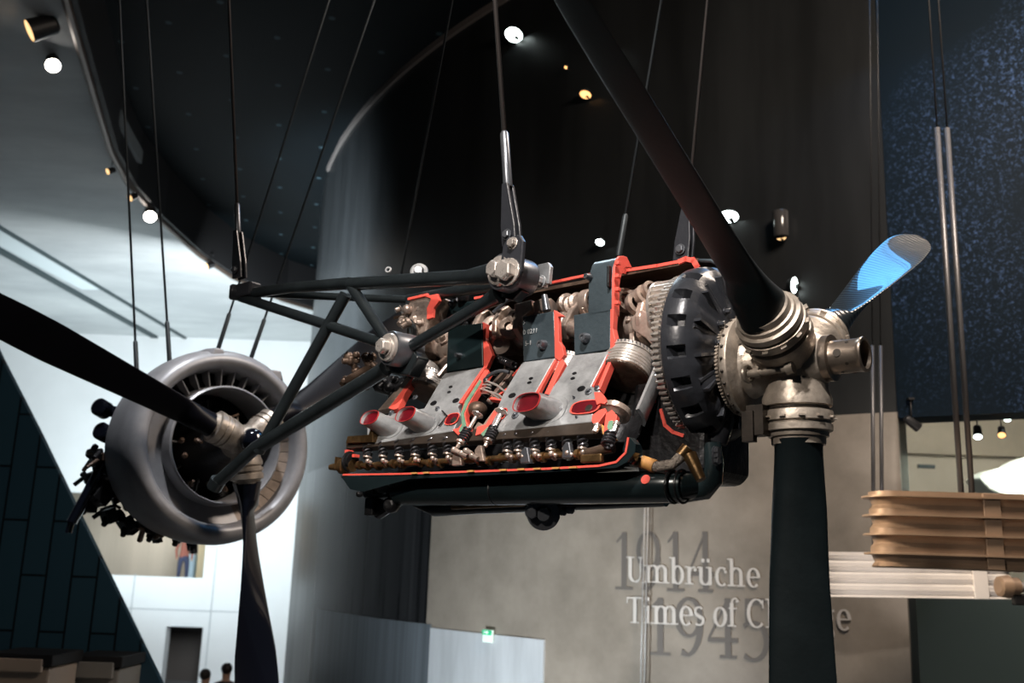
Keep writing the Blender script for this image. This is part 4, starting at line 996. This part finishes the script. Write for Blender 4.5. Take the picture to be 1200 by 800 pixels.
def blade(t, Rr, rip=None, r0=.26, beta0=62, beta1=26, wmax=.105, wroot=.088, hand=1, flat=.0, skew=0.0):
    d = bdir(t); tang = Vector((0, -math.sin(t), math.cos(t))) * hand; ax = Vector((1, 0, 0)); N = 46; rings = []; S_ = 28
    for i in range(N + 1):
        f = i / N; r = r0 + (Rr - r0) * f
        g = min(1, f / .22); g = g * g * (3 - 2 * g)
        hw = .076 + (wroot - .076) * g + (wmax - wroot) * max(0, min(1, (f - .22) / .4))
        if f > .7: hw *= 1 - .2 * ((f - .7) / .3) ** 1.5
        if f > .86: hw *= math.sqrt(max(0.0, 1 - ((f - .86) / .1405) ** 2.2))
        ht = .075 * math.exp(-f * 6) + .016 * (1 - f) + .003
        if f > .9: ht *= (1 - (f - .9) * 6)
        be = R(beta0 + (beta1 - beta0) * min(1, f * 1.05) ** .75)
        ch = tang * math.cos(be) + ax * math.sin(be); th = d.cross(ch)
        off = ch * hw * skew * min(1, f * 3)
        ring = []
        for k in range(S_):
            a = 2 * PI * k / S_; x = math.cos(a); y = math.sin(a)
            prof_ = y * ht * (1 - .35 * x * min(1, f * 5))
            if y < 0: prof_ *= (.5 if f > .1 else 1)
            ring.append(d * r + ch * (x * max(hw, .002)) + th * prof_ + off)
        rings.append(ring)
    mb = MB(); mb.loft(rings, True, 0, True); return mb.build('propeller_blade', rip or m_blade, prop, sharp=60)
HAND = 1
blade(BA[0], 1.6, beta0=76, beta1=66, hand=HAND, skew=-.18); blade(BA[1], 1.6, beta0=72, beta1=66, wmax=.076, wroot=.075, hand=HAND); lab(blade(BA[2], 1.6, m_ripple, beta0=62, beta1=118, hand=HAND), 'blade with fine ripples catching blue light')

# ================================================================== SECOND ENGINE (radial, in its round cowl)
R2 = 175.
_h2 = ray(267, 521); C2 = CO + _h2 / abs((M.T @ _h2)[2]) * (F / R2)
AZ2 = R(-48)
e2 = empty('radial_engine', tuple(C2), (0, 0, AZ2))
tag(e2, 'radial aircraft engine in a round silver grey cowl, hanging at the left behind the truss', 'engine')
B2 = np.array([[math.cos(AZ2), math.sin(AZ2), 0], [-math.sin(AZ2), math.cos(AZ2), 0], [0, 0, 1.]])
def L2(px, py, x):
    r = B2 @ ray(px, py); o = B2 @ (CO - C2); t = (x - o[0]) / r[0]; return Vector(o + t * r)
mb = MB()
mb.lathe([(-.62, .585), (-.50, .625), (-.30, .655), (-.15, .66), (-.06, .645), (-.015, .615), (.0, .58), (-.01, .548), (-.05, .525), (-.12, .515), (-.25, .51), (-.25, .53), (-.14, .54), (-.50, .59), (-.62, .57), (-.62, .585)], (0, 0, 0), XA, 96, caps=False)
cow = mb.build('cowl', m_cowl, e2, sharp=50)
mb = MB()
for yy, zz, r_ in ((-.12, .61, .045), (.33, .53, .04)):
    mb.loft([[Vector((x, yy + a * w_, zz + b_)) for a, b_ in ((-1, -.03), (-.6, .035), (.6, .035), (1, -.03))] for x, w_ in ((-.42, .03), (-.30, .10), (-.10, .10), (-.02, .05))], True)
mb.build('cowl_bulge', m_cowl, cow, .01, 3)
# annular duct between the lip and the inner ring
mb = MB(); mb.lathe([(-.25, .53), (-.20, .46), (-.16, .41), (-.14, .395)], (0, 0, 0), XA, 72, caps=False); mb.build('duct_floor', m_dark, e2)
mb = MB(); mb.lathe([(-.30, .365), (-.10, .372), (-.02, .378), (-.005, .388), (-.015, .400), (-.10, .405), (-.17, .415)], (0, 0, 0), XA, 72, caps=False); lab(mb.build('inner_ring', m_cowl, e2), 'grey inner ring of the cowl')
mb = MB()
for k in range(10):
    a = R(40 + 100 * k / 9); d = Vector((0, math.cos(a), math.sin(a))); q = Vector((0, -math.sin(a), math.cos(a))) * .004
    mb.prism([d * .405 + q + Vector((-.11, 0, 0)), d * .52 + q + Vector((-.09, 0, 0)), d * .52 - q + Vector((-.09, 0, 0)), d * .405 - q + Vector((-.11, 0, 0))], (-.10, 0, 0))
mb.build('duct_vane', m_cowl, e2)['kind'] = 'stuff'
mb = MB()
for k in range(11):
    a0, a1 = R(-74 + 8.4 * k), R(-74 + 8.4 * k + 7.8)
    P4 = []
    for a, r_ in ((a0, .41), (a1, .41), (a1, .52), (a0, .52)): P4.append(Vector((-.16 if r_ < .5 else -.10, math.cos(a) * r_, math.sin(a) * r_)))
    mb.prism(P4, (-.012, 0, 0))
lab(mb.build('duct_plates', m_cowlbrown, e2), 'tan plates in the lower right of the duct')
mb = MB(); mb.lathe([(-.14, .50), (-.13, .40)], (0, 0, 0), XA, 72, caps=False); 
vs = []; 
mb = MB()
rings = []
for k in range(30):
    a = R(148 + 140 * k / 29); rings.append([Vector((x, math.cos(a) * r_, math.sin(a) * r_)) for x, r_ in ((-.13, .405), (-.07, .52), (-.09, .525), (-.15, .41))])
mb.loft(rings, True); lab(mb.build('duct_liner', m_cowl, e2), 'smooth grey liner in the left of the duct')
# crankcase and cylinders inside
MB().lathe([(-.50, .585), (-.49, .585)], (0, 0, 0), XA, 60).build('bulkhead', m_dark, e2)
mb = MB(); mb.lathe([(-.75, .22), (-.55, .27), (-.35, .25), (-.22, .20), (-.08, .15), (.0, .12), (.10, .085)], (0, 0, 0), XA, 40); core = mb.build('crankcase', m_dark, e2)
for k in range(9):
    a = 2 * PI * k / 9 + .3; d = Vector((0, math.cos(a), math.sin(a))); mb = MB()
    pr_ = []
    for j in range(14): z = .18 + j * .018; pr_ += [(z, .085), (z + .006, .085), (z + .0065, .070), (z + .017, .070)]
    mb.lathe(pr_, (-.42, 0, 0), d, 20); mb.tube([Vector((-.30, 0, 0)) + d * .15, Vector((-.28, 0, 0)) + d * .33], .012, 8)
    mb.build('cylinder', m_dark, e2)
random.seed(21)
for k in range(18):
    a = random.uniform(0, 2 * PI); r_ = random.uniform(.15, .32); c = Vector((-.10 - random.uniform(0, .12), math.cos(a) * r_, math.sin(a) * r_)); mb = MB()
    if k % 3: mb.lathe([(0, .018), (.02, .02), (.03, .012), (.06, .010)], c, (1, random.uniform(-.5, .5), random.uniform(-.5, .5)), 12)
    else: mb.tube([c, c + Vector((.02, random.uniform(-.08, .08), random.uniform(-.08, .08)))], .009, 8)
    mb.build('ignition_fitting', m_hub if k % 4 == 0 else m_brown, e2)
# rear accessories, lower left
mb = MB(); mb.lathe([(-1.05, .20), (-.98, .36), (-.80, .46), (-.66, .50), (-.64, .30)], (0, 0, 0), XA, 40); mb.build('rear_housing', m_dark, e2)
for k in range(96):
    a = R(random.uniform(185, 290)); r_ = random.uniform(.44, .64); c = Vector((random.uniform(-1.0, -.60), math.cos(a) * r_, math.sin(a) * r_)); mb = MB(); t = random.random()
    if t < .3: mb.lathe([(0, .035), (.03, .04), (.05, .025), (.10, .022)], c, (random.uniform(-1, 1), random.uniform(-1, 1), random.uniform(-1, 1)), 14)
    elif t < .7: c2 = c + Vector((random.uniform(-.15, .15), random.uniform(-.12, .12), random.uniform(-.12, .12))); mb.tube([c, (c + c2) / 2 + Vector((.02, .02, .03)), c2], random.uniform(.010, .022), 8)
    else: mb.box(c, (random.uniform(.04, .10), random.uniform(.04, .08), random.uniform(.03, .07)), Matrix.Rotation(random.uniform(0, 3), 3, 'X'))
    mb.build('accessory', [m_dark, m_brown, m_hub, m_dark][k % 4], e2, .004)
for (px, py, xx, a_, b_, c_) in ((112, 560, -.85, .12, .10, .12), (104, 590, -.95, .10, .12, .10), (128, 604, -.85, .14, .10, .08), (150, 616, -.80, .16, .12, .07), (180, 622, -.72, .16, .12, .05), (210, 627, -.66, .12, .10, .04), (120, 578, -.75, .14, .12, .14), (118, 540, -.75, .08, .10, .10)):
    mb = MB(); mb.box(L2(px, py, xx), (a_, b_, c_), Matrix.Rotation(xx * 5, 3, 'X')); mb.lathe([(0, .03), (.06, .034), (.07, .02), (.10, .02)], L2(px, py, xx), (.5, -.5, -.7), 12); mb.build('accessory', m_dark, e2, .012)
for (px, py) in ((122, 480), (124, 508)):
    mb = MB(); c = L2(px, py, -.72); mb.lathe([(-.03, .04), (-.02, .062), (.06, .062), (.07, .045)], c, (.5, -.8, .2), 20); mb.tube([c, c + Vector((.05, .18, -.02))], .04, 12); mb.build('exhaust_end', m_black2, e2)
mb = MB(); mb.tube([L2(140, 512, -.70), L2(112, 560, -.72), L2(84, 612, -.75)], [.038, .036, .034], 14)
for dx in (-2, 2): mb.tube([L2(84 + dx, 610, -.75), L2(80 + dx, 624, -.76)], .012, 8)
mb.build('drain_pipe', m_black2, e2)
mb = MB(); mb.tube([L2(226, 630, -.45), L2(228, 648, -.45)], [.03, .022], 10); mb.tube([L2(221, 630, -.45), L2(222, 645, -.45)], [.02, .015], 10); mb.build('drain_stub', m_black2, e2)
# propeller of the radial engine
HB = Vector((.24, 0, .0))
pr2 = empty('propeller', (0, 0, 0)); pr2.parent = e2
mb = MB(); mb.ball(HB, .115, 28); mb.lathe([(.0, .09), (.24, .10)], (0, 0, 0), XA, 28)
T2 = [R(-81), R(-81 + 242), R(-81 + 120)]
for t in T2:
    d = bdir(t); mb.lathe([(.03, .085), (.10, .095), (.13, .105), (.15, .105), (.152, .096), (.165, .096), (.167, .106), (.19, .106), (.192, .098), (.205, .098), (.207, .107), (.24, .108), (.245, .09), (.27, .08)], HB, d, 36)
h2_ = mb.build('propeller_hub', m_hub, pr2, sharp=25)
mb = MB(); mb.lathe([(.07, .075), (.10, .085), (.13, .082), (.16, .065), (.18, .035), (.185, .0)], HB, XA, 32); lab(mb.build('spinner_cap', m_black2, pr2), 'glossy black round cap')
for t, b0, b1 in ((T2[0], 118, 198), (T2[1], 140, 165), (T2[2], 132, 155)):
    o = blade(t, 2.0, m_black2 if t == T2[0] else m_blade2, beta0=b0, beta1=b1, wmax=.12 if t == T2[1] else .15, wroot=.09 if t == T2[1] else .085, hand=1); o.parent = pr2
    o.location = HB

# ================================================================== SUSPENSION CABLES
def cable(pb, top_px, dy=0., r=.006, m_=m_cable, label='', fer=.35, group=None, fork=False, big=False, name='suspension_cable'):
    """pb: world point where it hangs; top_px: a surveyed point further up the cable"""
    pb = Vector(pb); r_ = ray(*top_px); q = Vector(CO + r_ * ((pb.y + dy) / r_[1])); d = (q - pb).normalized()
    t = (ZTOP - pb.z) / d.z; top = pb + d * t
    e = empty(name, tuple(pb)); tag(e, label, 'cable', group)
    mb = MB(); mb.tube([Vector((0, 0, 0)), (top - pb)], r, 8); mb.build('wire_rope', m_, e)
    if fer: mb = MB(); a = d * (.22 if fork else 0); mb.tube([a, a + d * .01, a + d * fer, a + d * (fer + .01)], [r * 1.7, r * 1.9, r * 1.8, r * 1.2], 12); mb.build('ferrule', m_bush if m_ is m_cable else m_, e)
    if fork:
        mb = MB(); s_ = Vector((LX[0], LX[1], 0)); n_ = Vector((LY[0], LY[1], 0))
        for sg in (-1, 1):
            o_ = n_ * sg * .022
            mb.prism([o_ - s_ * .034 - d * .02, o_ + s_ * .034 - d * .02, o_ + s_ * .034 + d * .06, o_ + s_ * .014 + d * .23, o_ - s_ * .014 + d * .23, o_ - s_ * .034 + d * .06], tuple(n_ * .012 * -sg))
        mb.lathe([(-.03, .016), (.03, .016)], d * .02, n_, 16)
        mb.build('fork_end', m_black, e, .003)
        mb = MB(); mb.hexbolt(d * .02 - n_ * .028, -n_, .016, .014); mb.build('clevis_pin', m_bush, e)
    return e
def WW(px, py, y): return W2(L(px, py, y))
cable(WW(281, 322, -.30), (268, 0), 0, .0085, m_cable, 'steel cable hanging to the left end of the mounting truss', .15, fork=True)
e_ = cable(WW(600, 283, -.34), (580, 0), 0, .0095, m_cable, 'bright steel cable with fork end above the large truss bushing', .22, fork=True)
# shackle between fork and bushing
mb = MB(); c0 = Vector(L(597, 320, -.38)); c1 = Vector(L(601, 285, -.38))
mb.prism([c0 + Vector((-.055, 0, .0)), c0 + Vector((-.035, 0, -.045)), c0 + Vector((.0, 0, -.06)), c0 + Vector((.035, 0, -.045)), c0 + Vector((.055, 0, 0)), c1 + Vector((.05, 0, .0)), c1 + Vector((.03, 0, .03)), c1 + Vector((-.03, 0, .03)), c1 + Vector((-.05, 0, 0))], (0, .02, 0))
lk = mb.build('shackle_plate', m_black, eng, .006, 3)
mb = MB(); mb.hexbolt(c0 + Vector((-.002, 0, .004)), NY, .040, .045); mb.hexbolt(c1 + Vector((0, 0, 0)), NY, .018, .02); mb.build('shackle_bolt', m_steel, lk, .002)
cable(WW(470, 322, .28), (530, 0), 0, .006, m_cabledark, 'dark thin cable rising behind the truss tubes', .0)
cable(WW(725, 300, .10), (775, 0), 0, .0065, m_cabledark, 'dark cable rising from the red lifting eye', .17)
cable(WW(801, 300, .14), (829, 0), 0, .0065, m_cable, 'thin cable with fork end behind the upper propeller blade', .04, fork=True)
def W2b(v): return Vector(C2 + B2.T @ np.array(v))
for (pb, tp, lb_, x_) in (((161, 452), (140, 0), 'leftmost thin cable rising from the radial engine cowl', -.30), ((199, 428), (172, 0), 'second thin cable from the left, ending in a thick ferrule at the cowl', -.25),
                      ((254, 414), (338, 150), 'thin faint cable rising to the right from the cowl top', -.45), ((294, 420), (432, 20), 'dark cable with ferrule rising right from the cowl, rightmost of its four', -.35)):
    cable(W2b(L2(*pb, x_)), tp, 0, .0085, m_cabledark, lb_, .30, group='cables of the radial engine')

# ================================================================== SPOTLIGHTS AND LAMP REFLECTIONS
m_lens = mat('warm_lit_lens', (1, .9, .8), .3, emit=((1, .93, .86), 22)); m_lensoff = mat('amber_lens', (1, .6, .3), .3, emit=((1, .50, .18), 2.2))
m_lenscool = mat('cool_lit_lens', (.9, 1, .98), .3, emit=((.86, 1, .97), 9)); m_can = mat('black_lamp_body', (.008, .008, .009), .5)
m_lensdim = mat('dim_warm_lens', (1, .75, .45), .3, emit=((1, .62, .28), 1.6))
def lamp(p, d, r, ln, lens, label, group, stem=.25, name='spotlight'):
    p = Vector(p); d = Vector(d).normalized(); e = empty(name, tuple(p)); tag(e, label, 'spotlight', group)
    mb = MB(); mb.lathe([(-ln, r * .6), (-ln * .9, r * .85), (0, r), (0, r * .93), (-ln * .15, r * .9)], (0, 0, 0), d, 24); mb.build('lamp_body', m_can, e)
    mb = MB(); mb.lathe([(-.012, r * .9), (-.004, r * .9), (.002, r * .6)], (0, 0, 0), d, 24); mb.build('lens', lens, e)
    mb = MB(); b = -d * ln * .5; mb.tube([b, b + Vector((0, 0, stem))], r * .16, 8); mb.box(b + Vector((0, 0, stem)), (r * 1.2, r * 1.2, r * .4)); mb.build('bracket', m_can, e)
    return e
def toc(p): return (Vector((0, 0, CAMZ)) - Vector(p))
def mixd(p, extra): return (toc(p).normalized() + Vector(extra)).normalized()
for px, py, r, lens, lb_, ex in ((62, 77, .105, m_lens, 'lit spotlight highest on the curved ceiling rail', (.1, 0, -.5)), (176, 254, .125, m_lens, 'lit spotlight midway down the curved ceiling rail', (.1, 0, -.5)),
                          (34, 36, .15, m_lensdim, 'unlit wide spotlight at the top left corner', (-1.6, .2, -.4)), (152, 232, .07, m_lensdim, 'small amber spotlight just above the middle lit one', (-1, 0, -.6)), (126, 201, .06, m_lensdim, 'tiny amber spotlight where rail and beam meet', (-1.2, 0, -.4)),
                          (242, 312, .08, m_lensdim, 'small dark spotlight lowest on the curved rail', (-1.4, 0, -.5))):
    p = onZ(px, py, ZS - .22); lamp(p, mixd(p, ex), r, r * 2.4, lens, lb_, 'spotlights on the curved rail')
def reflected_lamp(px, py, r, lens, lb_, tilt):  # a lamp's reflection in the polished wall, added as a glowing disc
    p = px_drum(px, py, .10); e = empty('lamp_reflection', tuple(p)); tag(e, lb_, 'spotlight', 'lamp reflections on the dark curved wall')
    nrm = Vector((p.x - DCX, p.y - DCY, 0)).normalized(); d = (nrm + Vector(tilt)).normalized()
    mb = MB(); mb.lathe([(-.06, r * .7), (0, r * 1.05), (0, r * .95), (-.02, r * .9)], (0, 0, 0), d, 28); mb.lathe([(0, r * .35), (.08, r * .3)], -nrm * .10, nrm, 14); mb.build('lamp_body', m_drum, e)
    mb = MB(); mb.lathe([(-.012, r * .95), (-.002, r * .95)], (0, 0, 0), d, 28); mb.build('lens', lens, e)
reflected_lamp(602, 41, .125, m_lenscool, 'large white oval lamp reflection at the top of the dark curved wall', (.3, 0, -1.6))
reflected_lamp(708, 54, .07, m_lenscool, 'small white lamp reflection touching the upper propeller blade', (.3, .2, -1.2))
reflected_lamp(686, 111, .075, m_lensoff, 'small amber lamp reflection left of the upper propeller blade', (.0, 0, -2.6))
reflected_lamp(663, 79, .022, m_lensoff, 'tiny amber lamp reflection below the large white oval one', (.0, 0, -1))
reflected_lamp(854, 254, .105, m_lenscool, 'flat oval white lamp reflection right of the upper propeller blade', (.3, 0, -2.2))
reflected_lamp(703, 284, .052, m_lenscool, 'dim small lamp reflection above the engine roof', (.3, 0, -1.2))
reflected_lamp(931, 334, .085, m_lenscool, 'tall oval lamp reflection above the propeller hub', (1.6, 0, -.2))
reflected_lamp(915, 278, .055, m_lensdim, 'dim amber lamp reflection below a short reflected tube', (0, 0, -3.))
p = px_drum(915, 262, .12); e = empty('tube_lamp_reflection', tuple(p)); tag(e, 'reflection of a short upright lamp, built as a dark tube on the dark curved wall', 'lamp')  # lamp reflected in the wall, added as a solid dark tube
mb = MB(); mb.lathe([(-.14, .07), (-.13, .075), (.12, .08), (.13, .075), (.135, .03)], (0, 0, 0), (0, 0, 1), 20); mb.build('reflected_tube', mat('smoky_reflection', (.045, .042, .04), .12), e)
mb = MB(); mb.tube([(0, 0, 0), (DCX / DC * .1, DCY / DC * .1, 0)], .02, 8); mb.build('bracket', m_can, e)
YL = 9.0
for px, py, r, lens, lb_, ex in ((1101, 484, .030, m_lenscool, 'small lit spotlight left of the tall steel rods', (.8, 0, -.8)), (1146, 512, .040, m_lenscool, 'lit downward spotlight right of the tall steel rods', (0, 0, -1.2)), (1181, 490, .038, m_lenscool, 'upper lit spotlight near the right edge of the photo', (.3, 0, -.3)),
                          (1174, 510, .036, m_lensoff, 'amber spotlight near the right edge of the photo', (0, 0, -.8)), (1076, 501, .045, m_lensdim, 'unlit spotlight in front of the tan wall header', (1.5, 1.2, -.6))):
    p = onY(px, py, YL); lamp(p, mixd(p, ex), r, r * 3.4, lens, lb_, 'spotlights on the right', .22)

# ================================================================== RIBBED BODIES AT THE RIGHT
m_tan = mat('tan_ribbed_metal', (.34, .235, .16), .42, .3, .2, 3, .05, 10); m_whitem = mat('white_ribbed_metal', (.80, .76, .72), .32, .3, .1, 3)
def ribbed(name, pos, rotz, length, depth, height, nr, rib, m_, label, cr=.16, tilt=0., bands=()):
    e = empty(name, tuple(pos), (0, tilt, rotz)); tag(e, label, 'ribbed panel')
    def outline(off):
        pts = []; cxs = [(cr, cr, 180, 270), (length - cr, cr, 270, 360), (length - cr, depth - cr, 0, 90), (cr, depth - cr, 90, 180)]
        for cx, cy, a0, a1 in cxs:
            for k in range(9):
                a = R(a0 + (a1 - a0) * k / 8); pts.append((cx + (cr + off) * math.cos(a), cy + (cr + off) * math.sin(a)))
        return pts
    prof = [(0, -.01)]; h = height / nr
    for k in range(nr):
        z = k * h
        prof += [(z + h * .06, 0), (z + h * .30, -.022), (z + h * .62, -.006)]
        prof += [(z + h * .66, 0)]
        prof += [(z + h * .67, rib), (z + h * .76, rib), (z + h * .78, 0)]
    prof += [(height, 0), (height, -.03)]
    mb = MB(); mb.loft([[Vector((x, y, z)) for x, y in outline(o)] for z, o in prof], True)
    mb.build('ribbed_shell', m_, e, sharp=30)
    for b in bands: mb = MB(); mb.box((b, -.006, height / 2), (.11, .03, height * .99)); mb.build('upright_band', m_, e, .004)
    return e
pt = onY(1031, 664, 6.6)
ribbed('ribbed_car_body', pt, R(-4), 2.9, .30, .495, 4, .045, m_tan, 'tan ribbed metal body with rounded corner, hanging at the right edge', .13, 0, (.73, 1.8))
pw = onY(936, 699, 7.95)
ribbed('ribbed_wing_box', pw, R(-2), 1.68, .5, .345, 4, .012, m_whitem, 'long white ribbed metal body behind the tan one', .10, R(-1.2), (1.4,))
pe = onY(1174, 687, 7.6)
e = empty('steel_tube', tuple(pe)); tag(e, 'short bright steel tube with tan collar at the right edge', 'tube')
mb = MB(); mb.tube([(0, 0, 0), (.9, .1, 0)], .035, 16); mb.build('tube_body', m_steel, e)
mb = MB(); mb.lathe([(-.03, .05), (-.02, .075), (.05, .085), (.06, .065), (.12, .07), (.13, .05)], (0, 0, 0), (1, .1, 0), 24); mb.build('collar', m_tan, e)
mb = MB(); mb.box((.45, 0, -.09), (.75, .06, .08)); mb.build('black_bracket', m_can, e, .01)
m_mint = mat('white_mint_panel', (.72, .84, .78), .4)
mb = MB(); mb.prism([onY(*q, 13.5) for q in ((1148, 560), (1160, 552), (1172, 548), (1186, 548), (1193, 541), (1203, 536), (1230, 528), (1230, 600), (1203, 590), (1180, 582), (1160, 573))], (0, .5, 0))
tag(mb.build('curved_white_panel', m_mint, None, .05, 4), 'pale mint white curved panel end above the tan ribbed body', 'panel')
# rods
m_rod = mat('satin_steel_rod', (.11, .108, .112), .4, .5)
def rodpair(px1, py1, px2, py2, Y, gap, r, label, grp):
    b = onY(px1, py1, Y); t = onY(px2, py2, Y); d = (t - b).normalized(); L_ = (ZTOP - b.z) / d.z; l1 = (t - b).length
    for k, s_ in enumerate((-1, 1)):
        e = empty('suspension_rod', b + Vector((s_ * gap / 2, 0, 0))); tag(e, label % (('left', 'right')[k]), 'rod', grp)
        mb = MB(); mb.tube([Vector((0, 0, 0)), d * l1], r, 10); mb.build('rod_sleeve', m_rod, e)
        mb = MB(); mb.tube([d * l1, d * L_], r * .35, 8); mb.build('faded_upper_rod', m_can, e)  # upper rod made thin and black where it fades into the dark
rodpair(1133, 584, 1104, 150, 6.95, .075, .020, 'tall steel rod, %s of the pair on top of the tan ribbed body', 'rods above the tan body')
rodpair(1029, 651, 1027, 405, 8.2, .07, .016, 'thin steel rod, %s of the pair beside the tan body corner', 'rods of the white body')
for k, dx in enumerate((-2.2, 2.2)):
    b = px_drum(753 + dx, 805, .12); t = px_drum(757.5 + dx * .9, 590, .12); d = (t - b).normalized(); mb = MB(); mb.tube([b - d * 1.2, b + d * 2.7], .0085, 8)
    for j in range(14): mb.ball(b + d * (j * .17), .014, 6)
    tag(mb.build('wall_wire', mat('pale_wire', (.42, .42, .42), .4, .5)), 'pale thin wire with knots, %s of the pair in front of the lettering wall' % ('left', 'right')[k], 'wire', 'wires before the lettered wall')

# ================================================================== LOWER LEFT: CASES, REFLECTED SIGN AND PEOPLE
def case(px0, py0, px1, py1, Y, m_, label):
    a = onY(px0, py0, Y); b = onY(px1, py1, Y); c = (a + b) / 2; wd = b.x - a.x; ht = a.z - b.z
    e = empty('display_case', (c.x, Y, 0)); tag(e, label, 'display case')
    MB().box((0, .3, a.z / 2 - .06), (wd, .6, a.z - .12)).build('case_body', m_, e, .02)
    MB().box((0, .3, a.z - .06), (wd + .06, .66, .10)).build('case_top', m_fascia, e, .01)
    MB().box((0, -.02, b.z + ht * .45), (wd * .8, .05, ht * .6)).build('front_panel', m_, e, .01)
case(-12, 763, 57, 792, 9.2, mat('beige_case', (.42, .34, .27), .5), 'beige display case at the bottom left corner')
case(86, 766, 138, 800, 9.9, mat('grey_case', (.22, .21, .19), .5), 'dull grey display case right of the beige one')
pq = px_drum(572, 745, .10)
e = empty('exit_sign_reflection', tuple(pq), (0, 0, math.atan2(-(pq.x - DCX), pq.y - DCY) + PI)); tag(e, 'reflection of a small green and white emergency exit sign low on the curved wall', 'sign')  # the sign's reflection in the wall, added as a small glowing plate
m_sg = mat('green_sign_reflection', (.02, .45, .22), .4, emit=((.02, .55, .25), .5)); m_sw = mat('white_sign_reflection', (.8, .9, .85), .4, emit=((.8, 1, .9), .35))
MB().box((0, .0, .0), (.16, .03, .14)).build('sign_plate', m_sw, e, .004)
MB().box((0, -.012, .04), (.155, .03, .055)).build('green_band', m_sg, e)
mb = MB(); mb.prism([(-.05, -.03, .035), (.0, -.03, .035), (.0, -.03, .02), (.04, -.03, .042), (.0, -.03, .064), (.0, -.03, .049), (-.05, -.03, .049)], (0, .004, 0)); mb.build('arrow', m_sw, e)

def person(p, h, face, top, legs, hair, label, lift=0., grp=None):
    s = h / 1.75; me = bpy.data.meshes.new('b')
    V_ = [(0, 0, .95), (0, 0, 1.12), (0, 0, 1.32), (0, 0, 1.46), (0, -.01, 1.52), (0, -.02, 1.60), (0, -.02, 1.70), (0, -.01, 1.755),
          (-.18, 0, 1.42), (-.24, .02, 1.14), (-.22, -.10, .92), (-.22, -.15, .84), (.18, 0, 1.42), (.24, .02, 1.14), (.22, -.08, .90), (.22, -.11, .82),
          (-.09, 0, .88), (-.11, -.02, .50), (-.12, .03, .09), (-.13, -.14, .04), (.09, 0, .88), (.12, .0, .50), (.13, .08, .09), (.14, -.09, .04)]
    E_ = [(0, 1), (1, 2), (2, 3), (3, 4), (4, 5), (5, 6), (6, 7), (3, 8), (8, 9), (9, 10), (10, 11), (3, 12), (12, 13), (13, 14), (14, 15), (0, 16), (16, 17), (17, 18), (18, 19), (0, 20), (20, 21), (21, 22), (22, 23)]
    rad = [.14, .12, .15, .09, .055, .075, .085, .05, .065, .045, .032, .03, .065, .045, .032, .03, .09, .062, .042, .035, .09, .062, .042, .035]
    me.from_pydata([tuple(c * s for c in v) for v in V_], E_, [])
    o = bpy.data.objects.new('b', me); COL.objects.link(o); o.modifiers.new('s', 'SKIN'); sb = o.modifiers.new('u', 'SUBSURF'); sb.levels = 2
    sv = me.skin_vertices[0].data
    for i, r_ in enumerate(rad): sv[i].radius = (r_ * s, r_ * s * (.72 if i in (0, 1, 2, 3) else 1)); sv[i].use_root = (i == 0)
    bpy.context.view_layer.update()
    m2 = bpy.data.meshes.new_from_object(o.evaluated_get(bpy.context.evaluated_depsgraph_get())); bpy.data.objects.remove(o)
    m2.materials.clear()
    for c in (skinm, top, legs, shoe): m2.materials.append(c)
    for f in m2.polygons:
        z = f.center.z / s; f.use_smooth = True
        f.material_index = 0 if z > 1.50 or (z < .90 and abs(f.center.x / s) > .19) else 1 if z > .95 or abs(f.center.x / s) > .19 else 2 if z > .10 else 3
    e = empty('person', (p[0], p[1], p[2]), (0, 0, face)); tag(e, label, 'person', grp)
    b = bpy.data.objects.new('body', m2); COL.objects.link(b); b.parent = e
    mb = MB(); mb.ball((0, .012 * s, 1.70 * s), .098 * s, 16, 0, (.92, 1.05, .95)); mb.build('hair', hair, e)
    return e
skinm = mat('skin', (.45, .28, .20), .5); shoe = mat('black_shoe_leather', (.01, .01, .01), .4)
c_dark = mat('dark_navy_cloth', (.012, .014, .02), .8); c_grey = mat('charcoal_cloth', (.03, .03, .034), .8); c_rust = mat('rust_red_cloth', (.30, .10, .07), .8); c_hair = mat('dark_hair', (.012, .009, .008), .6); c_blue = mat('blue_denim_cloth', (.04, .05, .10), .8)
def stand(px, py, h): q = onZ(px, py, h * .985); return (q.x, q.y, 0)
for px, py, h, f_, t_, lb_ in ((241, 788, 1.74, 2.9, c_dark, 'person with dark hair and dark top, leftmost of three heads at the bottom'), (266, 781, 1.80, 3.3, c_grey, 'person in charcoal top, middle and tallest of three heads at the bottom'), (284, 785, 1.72, 2.6, c_dark, 'person in dark top beside the lower propeller blade, rightmost of three'),
                           (32, 783, 1.76, 3.0, c_grey, 'person in charcoal clothes before the beige display case'), (66, 787, 1.70, 2.7, c_dark, 'person in dark clothes between the two display cases')):
    person(stand(px, py, h), h, f_, t_, c_blue, c_hair, lb_, grp='visitors at the bottom')
gz = z0 - .35
pg = onY(217, 640, YB + 1.2)
person((pg.x, YB + 1.2, gz), 1.75, .4, c_rust, c_blue, c_hair, 'person in rust red top on the upper gallery behind the cowl')
for (px, w_, h_, m_, lb_) in ((226, .3, 1.3, mat('pale_blue_exhibit', (.40, .55, .66), .4), 'pale blue boxy exhibit right of the gallery visitor'), (242, .45, 1.9, mat('cream_exhibit', (.70, .60, .40), .4), 'cream tall exhibit at the right end of the gallery')):
    q = onY(px, 650, YB + 2.4); e = empty('gallery_exhibit', (q.x, YB + 2.4, gz)); tag(e, lb_, 'exhibit')
    MB().box((0, 0, h_ * .4), (w_, .5, h_ * .8)).build('exhibit_body', m_, e, .08, 3); MB().box((0, 0, h_ * .9), (w_ * .6, .35, h_ * .2)).build('exhibit_top', m_fascia, e, .04)
